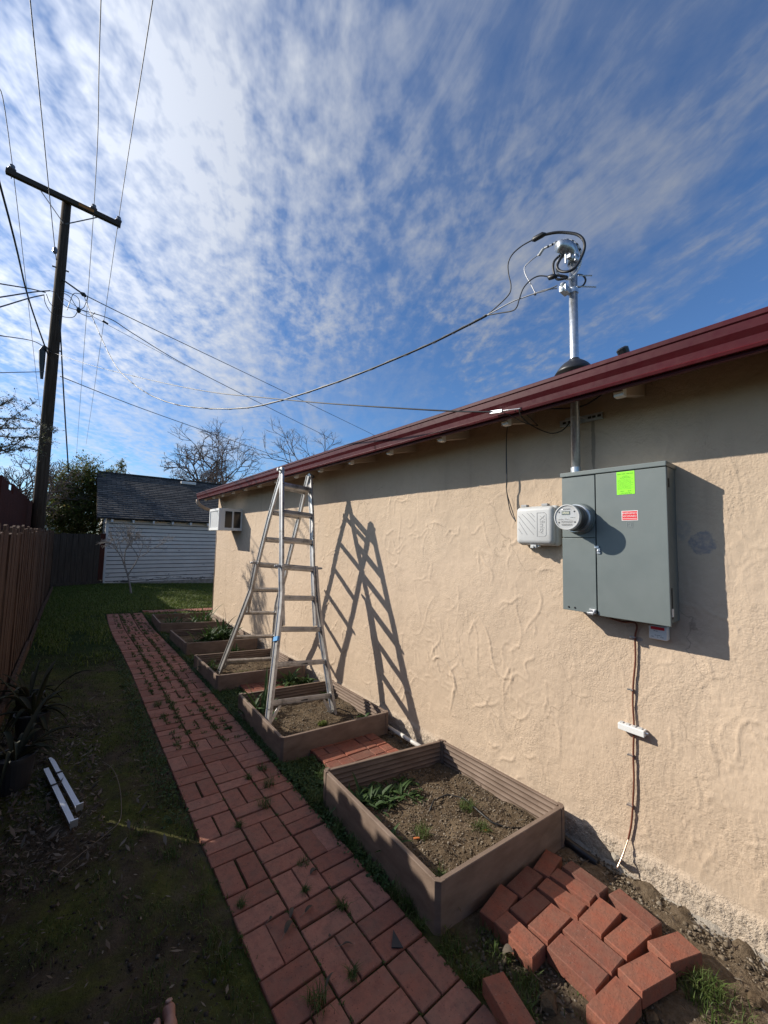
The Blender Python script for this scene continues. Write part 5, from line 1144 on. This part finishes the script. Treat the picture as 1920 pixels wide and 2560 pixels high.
wire([ext(q, onz(D(65, 0), 9.9), 3), onz(D(65, 0), 9.9), q, (PX - .05, PY - .1, ony(D(122, 575), PY).z)], .009, 'overhead guy line ending at the strain insulator beside the pole')
q = ony(D(104, 768), PY - .1)
wire([ext(q, onz(D(0, 400), 7.0), 2.6), onz(D(0, 400), 7.0), ony(D(60, 640), PY - 1.2), q], .017, 'thick cable rising to the left from the pole terminal', 'black_cable')
wire([ony(D(129, 690), PY - .1), ony(D(138, 860), PY + .3), ony(D(148, 1020), PY + 1)], .017, 'guy cable descending beside the right of the pole', 'black_cable')
K = ony(D(180, 636), PY - .5)
wire([ony(D(135, 604), PY - .1), K], .022, 'short thick bracket cable leaving the pole to the right', 'black_cable')
wire([K, ony(D(330, 710), 15), ony(D(560, 820), 18), ony(D(800, 936), 22), ony(D(900, 985), 24)], .013, 'straight black line running down to the right behind the house roof', 'black_cable')
wire([ony(D(170, 668), PY - .2), ony(D(240, 690), 14), ony(D(290, 722), 14.6), ony(D(400, 788), 16), ony(D(560, 870), 18.5), ony(D(720, 950), 22)], .013, 'wavy black line sagging behind the house roof from the pole', 'black_cable')
wire([ony(D(130, 640), PY - .2), ony(D(230, 700), 14), ony(D(400, 790), 16)], .006, 'thin grey line beside the wavy line')
nSD = (J - K).cross(Vector((0, 0, 1))).normalized()
SDP = [K] + [onpl(D(*p), K, nSD) for p in ((210, 710), (250, 790), (300, 838), (360, 868), (430, 881), (520, 882), (600, 867), (735, 823), (900, 756), (1000, 708))] + [J]
wire(SDP, .0085, 'twisted black service drop cable sagging from the pole to the mast', 'black_cable', 'service_drop', 'service drop', n=8)
sd_ = spline(SDP, 40)
g = MB(); hel = []
for i, p in enumerate(sd_): a_ = i * .35; hel.append(p + Vector((0, math.cos(a_), math.sin(a_))) * .009)
g.tube(hel, .0038, 5); g.build('bare_strand', 'strand_wire', bpy.data.objects['service_drop'], smooth=True)
wire([ony(D(0, 725), PY - 4), ony(D(75, 738), PY - .5), ony(D(112, 762), PY - .2)], .010, 'black phone line arriving at the pole from the left', 'black_cable')
PH0 = ony(D(115, 762), PY - .15); nPH = (conn - PH0).cross(Vector((0, 0, 1))).normalized()
wire([PH0] + [onpl(D(*p), PH0, nPH) for p in ((200, 790), (330, 822), (450, 846), (560, 858), (700, 871), (880, 883), (1000, 889))] + [conn], .0055, 'thin phone line running from the pole to the splice under the gutter', 'black_cable')
wire([ony(D(130, 813), PY - .1), ony(D(300, 880), 15), ony(D(480, 944), 17), ony(D(610, 990), 19), ony(D(640, 1000), 20)], .011, 'lowest black line running right behind the roof eave', 'black_cable')
wire([ony(D(-40, 806), PY - 3), ony(D(95, 803), PY - .2)], .009, 'level thin line arriving at the pole from the left below the phone line')
for i, (p0, p1, lab) in enumerate((((0, 613), (98, 632), 'upper of the three left service lines at the pole'), ((0, 642), (108, 628), 'middle of the three left service lines at the pole'), ((0, 663), (95, 637), 'lower of the three left service lines at the pole'))):
    e = ony(D(*p1), PY - .4); s_ = ony(D(*p0), PY - 2.5); wire([ext(e, s_, 1.6), s_, s_.lerp(e, .6) + Vector((0, 0, .02)), e], .014, lab, 'black_cable')
g = MB()
for i, pts_ in enumerate(([(95, 637), (98, 655), (110, 675), (126, 682)], [(100, 635), (108, 655), (120, 665), (130, 668)], [(134, 632), (150, 640), (160, 655), (168, 668)], [(136, 628), (165, 640), (172, 655), (170, 672)], [(168, 672), (160, 684), (146, 686), (130, 682)], [(178, 636), (160, 634), (152, 650), (145, 670)], [(190, 638), (185, 655), (180, 665), (168, 670)], [(205, 675), (195, 684), (180, 680), (168, 674)], [(108, 628), (122, 634), (140, 660), (168, 670)])):
    g.tube(spline([ony(D(*p), PY - .35 - .05 * (i % 3)) for p in pts_]), .008, 5)
g.lathe(ony(D(170, 670), PY - .4), (0, 0, 1), [(-.08, .01), (-.03, .05), (.05, .04), (.08, .01)], 8); g.lathe(K, (1, 0, -.5), [(-.07, .02), (0, .06), (.07, .03)], 8); g.tube([ony(D(222, 693), PY - .35), ony(D(233, 700), PY - .3)], .03, 6)
tag(g.build('wire_loops', 'black_cable', smooth=True), 'tangle of black wire loops spreading from the pole at mid height', 'cable')

# ------------------------------------------------------------------ trees
def bare_tree(name, base, height, lab, spread=.55, depth=6, r0=.12, m='far_bark', nb=(2, 3), up_=.25, seed=1, lean=None, trunk=.28, cat='tree', minr=.006, group=None, leaves=None, shrink=.78):
    R_ = random.Random(seed); g = MB(); tips = []; tr = MB()
    def grow(gg, p, d, L, r, dep):
        n_ = 3; pts = [p]; q = p; dd = d.copy()
        for i in range(n_):
            dd = (dd + Vector((R_.gauss(0, .13), R_.gauss(0, .13), R_.gauss(0, .08) + up_ * .12))).normalized(); q = q + dd * L / n_; pts.append(q)
        gg.tube(pts, r, 5 if dep > 3 else 4, max(minr, r * .68), cap=False)
        if dep <= 0: tips.append((q, dd)); return
        for k in range(R_.choice(nb)):
            ax_ = dd.orthogonal().normalized(); ax_.rotate(Matrix.Rotation(R_.uniform(0, 6.28), 3, dd)); nd = (dd + ax_ * spread * R_.uniform(.6, 1.5)).normalized()
            st__ = pts[-1] if k == 0 or R_.random() < .6 else pts[2]
            grow(g, st__, nd, L * shrink * R_.uniform(.75, 1.15), max(minr, r * .66), dep - 1)
            if dep <= 3 and R_.random() < .4: tips.append((pts[2], nd))
    root = empty(name, base, lab, cat, group); d0 = Vector(lean or (0, 0, 1)).normalized()
    grow(tr, Vector(base), d0, height * trunk, r0, depth)
    tr.build('trunk', m, root, smooth=True); br = g.build('branches', m, root, smooth=True)
    return root, tips
G1 = 26.
for (px_, w_, top_, lab, sd) in ((408, 1, 952, 'bare winter tree behind the garage roof, left of the two', 21), (476, 1, 938, 'bare winter tree behind the garage roof, right of the two', 34)):
    b0 = ony(D(px_, 1050), G1); b0.z = 0; zt_ = ony(D(px_, top_), G1).z
    bare_tree('bare_tree', b0, zt_, lab, .80, 7, .14, 'far_bark', (3, 3), .20, sd, trunk=.44, group='bare trees behind the garage', shrink=.70, minr=.0055)
b0 = ony(D(700, 1000), 24); b0.z = 0
bare_tree('bare_tree', b0, ony(D(700, 925), 24).z, 'bare tree showing above the house roof edge', .75, 6, .10, 'far_bark', (3, 3), .5, 8, trunk=.42, shrink=.68, minr=.0035)
b0 = ony(D(-45, 1060), 17); b0.z = 0
bare_tree('bare_tree', b0, 4.2, 'bare bushy tree at the far left behind the fence', .7, 7, .10, 'far_bark', (3, 3), .2, 9, trunk=.3, shrink=.74, minr=.005)
b0 = ong(D(283, 1282), 0)
bare_tree('sapling', (b0.x, b0.y, b0.z), 2.05, 'slim leafless sapling in front of the white garage', .75, 6, .030, 'pale_bark', (3, 3), .5, 12, trunk=.38, cat='sapling', shrink=.68, minr=.003)
# blossoming tree, branches reaching in from the left
bt = empty('leafing_tree', (-3.2, 10.6, 0), 'leafing tree at the left edge reaching in front of the pole', 'tree')
R_ = random.Random(17); g = MB(); tw = MB(); LP = []
g.tube([(-3.2, 10.6, -.1), (-3.15, 10.6, 1.6), (-3.0, 10.5, 2.6), (-2.7, 10.4, 3.4)], .11, 8, .06)
for (pa, pb, pc) in (((-15, 905), (40, 905), (95, 915)), ((-20, 925), (20, 905), (72, 872)), ((-20, 925), (50, 925), (125, 930)), ((-20, 965), (30, 960), (85, 975)), ((-20, 975), (60, 945), (112, 955)), ((-20, 940), (30, 945), (80, 940)), ((-20, 880), (10, 870), (30, 862)), ((-20, 960), (10, 975), (60, 965))):
    P0, P1, P2 = (ony(D(*pa), 10.4), ony(D(*pb), 10.2 + R_.uniform(-.4, .4)), ony(D(*pc), 10 + R_.uniform(-.5, .5))); path_ = spline([Vector((-2.7, 10.4, 3.4)), P0, P1, P2], 6); tw.tube(path_, .016, 4, .004, cap=False)
    for i in range(5, len(path_)):
        for _ in range(4):
            d_ = Vector((R_.gauss(0, 1), R_.gauss(0, 1), R_.gauss(0, .8))).normalized(); L = R_.uniform(.06, .22); e = path_[i] + d_ * L; tw.tube([path_[i], path_[i] + d_ * L * .5 + Vector((0, 0, .01)), e], .0035, 3, .002, cap=False)
            for k in range(6): LP.append(path_[i] + d_ * L * R_.uniform(.2, 1.1) + Vector((R_.gauss(0, .015), R_.gauss(0, .015), R_.gauss(0, .015))))
g.build('trunk', 'bark', bt, smooth=True); tw.build('branches', 'bark', bt)
P_ = np.array([tuple(p) for p in LP]); o = flat_leaves('leaves', P_, rng.uniform(.02, .045, len(P_)), 'blossom_leaf', .9, .6, kind=None, parent=bt)
# dense evergreen beside garage
def bushy(name, base, blobs, n, lab, size, m='bush_leaf', wood='bark'):
    root = empty(name, base, lab, 'tree'); pts = []; g = MB(); base = Vector(base)
    tot = sum(b_[3] ** 2 * b_[4] for b_ in blobs)
    for (x, y, z, r, h) in blobs:
        k = int(n * r * r * h / tot); v = rng.normal(size=(k, 3)); v /= np.linalg.norm(v, axis=1)[:, None]; rad = rng.random(k) ** .45
        ns = 1 + .28 * np.sin(v[:, 0] * 6 + x * 3) * np.cos(v[:, 2] * 7 + z) + rng.normal(0, .08, k)
        pts.append(np.array([x, y, z]) + v * (rad * ns)[:, None] * np.array([r, r, h]))
        g.tube([base + Vector((0, 0, .3)), base.lerp(Vector((x, y, z)), .5), (x, y, z)], .05, 5, .012)
        for q in range(14):
            e = Vector((x, y, z)) + Vector((random.gauss(0, .5) * r, random.gauss(0, .5) * r, random.uniform(.2, 1.1) * h)); g.tube([(x, y, z), e], .008, 3, .003, cap=False)
    pts = np.concatenate(pts); g.tube([base - Vector((0, 0, .1)), base + Vector((0, 0, 1.2))], .12, 8, .08)
    g.build('trunk', wood, root); n_ = len(pts)
    flat_leaves('crown', pts, rng.uniform(size * .6, size * 1.3, n_), m, 1.0, .5, kind=None, parent=root); return root
YB = 19.
def bb(px_, py_, r, h, y=YB): p = ony(D(px_, py_), y); return (p.x, y + random.uniform(-.5, .5), p.z, r, h)
bushy('evergreen_tree', (ony(D(150, 1100), YB).x, YB, 0), [bb(160, 1060, .95, .85), bb(185, 1020, .6, .7), bb(160, 1110, 1.1, .8), bb(130, 1090, .8, .6), bb(120, 1120, .7, .6), bb(200, 1035, .45, .6), bb(140, 1045, .5, .7), bb(195, 1090, .7, 1.0), bb(175, 1150, 1.1, .7)], 34000, 'dense dark evergreen tree behind the fence left of the garage', .085)
bushy('evergreen_tree', (ony(D(262, 1010), 22).x, 22, 0), [bb(262, 1012, .25, .55, 22.), bb(240, 1022, .3, .3, 22.)], 700, 'tip of an evergreen showing above the garage ridge', .10)

# ------------------------------------------------------------------ plants in pots, debris on the left
def aloe(x, y, pr, ph, lab, seed, n=22, L=.34):
    R_ = random.Random(seed); z0_ = gz(x) - .02; root = empty('potted_plant', (x, y, z0_), lab, 'potted plant', 'potted aloes by the left fence')
    MB().lathe((x, y, z0_), (0, 0, 1), [(0, pr * .78), (ph, pr), (ph, pr * 1.07), (ph + .02, pr * 1.07), (ph + .02, pr * .98), (ph - .02, pr * .94)], 26).build('pot', 'pot', root, smooth=False)
    g = MB()
    for i in range(n):
        a_ = R_.uniform(0, 6.28); d = Vector((math.cos(a_), math.sin(a_), 0)); leafstrip(g, Vector((x, y, z0_ + ph - .01)) + d * .02, d, L * R_.uniform(.6, 1.3), .034 * R_.uniform(.7, 1.2), R_.uniform(.5, 1.8), R_.uniform(.5, 1.5), 8, .45)
    g.build('leaves', 'aloe_leaf', root, smooth=True)
aloe(-.20, 3.42, .105, .19, 'nearest potted aloe in a black nursery pot by the left fence', 2, 20, .27)
aloe(-.16, 4.18, .11, .18, 'second potted aloe with long arching leaves in a dark pot', 5, 22, .33)
aloe(-.22, 4.85, .10, .12, 'farthest potted aloe low against the fence foot', 8, 16, .25)
def channel(a, c, lab):
    root = empty('metal_channel', a, lab, 'metal channel', 'aluminium channels lying on the soil'); t = (c - a).normalized(); s_ = Vector((-t.y, t.x, 0)).normalized(); up__ = s_.cross(t) * -1
    if up__.z < 0: up__ = -up__
    MB().prism([(-.013, 0), (.013, 0), (.013, .020), (.010, .020), (.010, .003), (-.010, .003), (-.010, .020), (-.013, .020)], a, c, (s_, -up__)).build('bar', 'channel_metal', root)
    MB().prism([(-.014, 0), (.014, 0), (.014, .010), (-.014, .010)], a.lerp(c, .33) + up__ * .004, a.lerp(c, .345) + up__ * .004, (s_, -up__)).build('strap', 'dark_gap', root)
    e = c; MB().box((-.018, -.003, -.012), (.018, .003, .028)).build('end_bracket', 'bright_metal', root, bevel=.002).matrix_parent_inverse = Matrix.Translation(e - a) @ Matrix(((s_.x, t.x, 0, 0), (s_.y, t.y, 0, 0), (0, 0, 1, 0), (0, 0, 0, 1)))
    return root
z8 = lambda x, y: (x / 2.304, 1600 + y / 2.304)
channel(ong(z8(265, 738), .03), ong(z8(425, 1065), .03), 'left aluminium channel lying on the soil, its end sunlit')
channel(ong(z8(293, 675), .03), ong(z8(458, 970), .03), 'right aluminium channel lying on the shaded soil')
m = MB().tube(spline([ong(z8(*p), .005) for p in [(590, 700), (650, 745), (685, 830), (698, 930), (690, 1040), (620, 1110), (520, 1190), (380, 1300), (330, 1350)]]), .0022, 5)
tag(m.build('twine', 'twine', smooth=True), 'thin pale wire snaking over the shaded soil beside the path', 'wire')
zc = lambda x, y: (560 + x / 2.37, 2060 + y / 2.37)
def dryleaf(p, L, w, rot, lab, curl=.5):
    g = MB(); leafstrip(g, Vector((0, 0, 0)), Vector((1, 0, 0)), L, w, .45, .5, 8, curl); g.tube([(-.03, 0, .0), (0, 0, .003)], .001, 4)
    o = g.build('dry_leaf', 'litter', smooth=True); o.location = ong(zc(*p), .004); o.rotation_euler = (random.uniform(-.3, .3), 0, rot); tag(o, lab, 'dry leaf', 'dry leaves on the path')
for p, L, w, r_, lab in (((512, 300), .05, .022, .1, 'curled grey leaf on the path beside the right column'), ((390, 560), .06, .018, .9, 'long curled leaf lying over the path joint'), ((360, 650), .07, .022, .6, 'dry curled leaf near the middle of the lower path'), ((480, 525), .05, .014, .2, 'thin dry leaf right of the curled pair'), ((700, 720), .05, .008, -.5, 'slim curved dry stem on the lower path'), ((600, 975), .07, .010, .5, 'dark dry leaf near the bottom of the path'), ((620, 670), .015, .01, .3, 'tiny dry leaf on a brick edge'), ((270, 570), .02, .012, .3, 'small dark leaf bit on the left path column')):
    dryleaf(p, L, w, r_, lab)
q = [ong(zc(*p), .004) for p in ((1003, 630), (992, 735), (1062, 738))]; top = [p + Vector((0, 0, .004)) for p in q]
tag(MB().add(q + top, [(0, 1, 2), (5, 4, 3), (0, 3, 4, 1), (1, 4, 5, 2), (2, 5, 3, 0)]).build('slate_shard', 'slate'), 'black triangular shard lying on the path', 'shard')
for p, s_, lab in (((1580, 960), .035, 'tan angular stone at the lower right by the grass tuft'), ((1345, 1010), .014, 'round pale pebble near the lower right grass'), ((1240, 585), .012, 'small white stone on the soil by the wall'), ((985, 1060), .03, 'flat stone below the last loose brick'), ((400, 975), .045, 'half buried brown stone between the lone brick and the pad')):
    pos = ong(w6(*p), .0); v = rng.normal(size=(26, 3)); v /= np.linalg.norm(v, axis=1)[:, None]; v *= np.array([s_, s_ * .7, s_ * .45]) * rng.uniform(.85, 1.1, (26, 1))
    bmx = bmesh.new(); [bmx.verts.new(x) for x in v]; bmesh.ops.convex_hull(bmx, input=bmx.verts); me = bpy.data.meshes.new('stone'); bmx.to_mesh(me); bmx.free(); me.materials.append(MATS['pebble' if s_ < .02 else 'bed_soil'])
    o = bpy.data.objects.new('stone', me); COL.objects.link(o); o.location = pos + Vector((0, 0, -.004)); tag(o, lab, 'stone', 'stones by the loose bricks')
g = MB(); leafstrip(g, Vector((0, 0, 0)), Vector((.6, -.8, 0)), .05, .035, 1.1, .8, 6, .3); o = g.build('dry_leaf', 'litter', smooth=True); o.location = ong(w6(130, 700), .005); tag(o, 'pale dry leaf propped against the outer brick of the loose pad', 'dry leaf', 'dry leaves by the bricks')

# ------------------------------------------------------------------ photographer's bare foot at the bottom edge
tip = ong((427, 2492), .02); zg = gz(tip.x) - .01
import math as _m
me = bpy.data.meshes.new('person'); F0 = Vector((tip.x - .012, tip.y - .012, zg))
fdir = Vector((.10, 1, 0)).normalized(); fs_ = Vector((fdir.y, -fdir.x, 0))      # big toe on the right side (+fs_)
def fp(a_, c_, z): return F0 + fdir * a_ + fs_ * c_ + Vector((0, 0, z))
g = MB()
def limb(pts, rs, seg=14): g.tube(spline(pts, 4), [rs[min(int(i / 4), len(rs) - 1)] + (rs[min(int(i / 4) + 1, len(rs) - 1)] - rs[min(int(i / 4), len(rs) - 1)]) * ((i % 4) / 4) for i in range(4 * (len(pts) - 1) + 1)], seg)
limb([fp(-.235, -.035, .035), fp(-.16, -.03, .040), fp(-.105, -.010, .026), fp(-.078, .002, .022), fp(-.048, .004, .021), fp(-.020, .003, .022), fp(.002, .001, .020)], [.034, .032, .025, .023, .0165, .0205, .011])
for k, (c_, l_, r_) in enumerate(((-.031, -.022, .0110), (-.048, -.032, .0105), (-.063, -.044, .0100), (-.077, -.060, .0095))):
    limb([fp(-.20, -.035 + c_ * .15, .045), fp(-.14, -.02 + c_ * .5, .034), fp(-.100 - k * .006, c_ * .92, .022), fp(l_ - .036, c_ * .97, .020), fp(l_ - .010, c_, .016), fp(l_, c_, .011)], [.032, .026, .0175, r_ * .78, r_, r_ * .7])
limb([fp(-.225, -.035, .045), fp(-.235, -.035, .09), fp(-.31, -.035, .16), fp(-.50, -.04, .29), fp(-.68, -.05, .42)], [.036, .036, .035, .050, .056])
po = g.build('person', 'skin', smooth=True); me.name = 'tmp'
md = po.modifiers.new('remesh', 'REMESH'); md.mode = 'VOXEL'; md.voxel_size = .0028; md.use_smooth_shade = True
md = po.modifiers.new('smooth', 'SMOOTH'); md.iterations = 5
tag(po, 'bare foot of a person stepping in at the bottom edge', 'person')
MB().lathe(fp(-.004, .003, .037), (0.05, .45, .9), [(0, .0115), (.004, .010), (.0055, .006)], 14).build('toenail', 'nail', po)
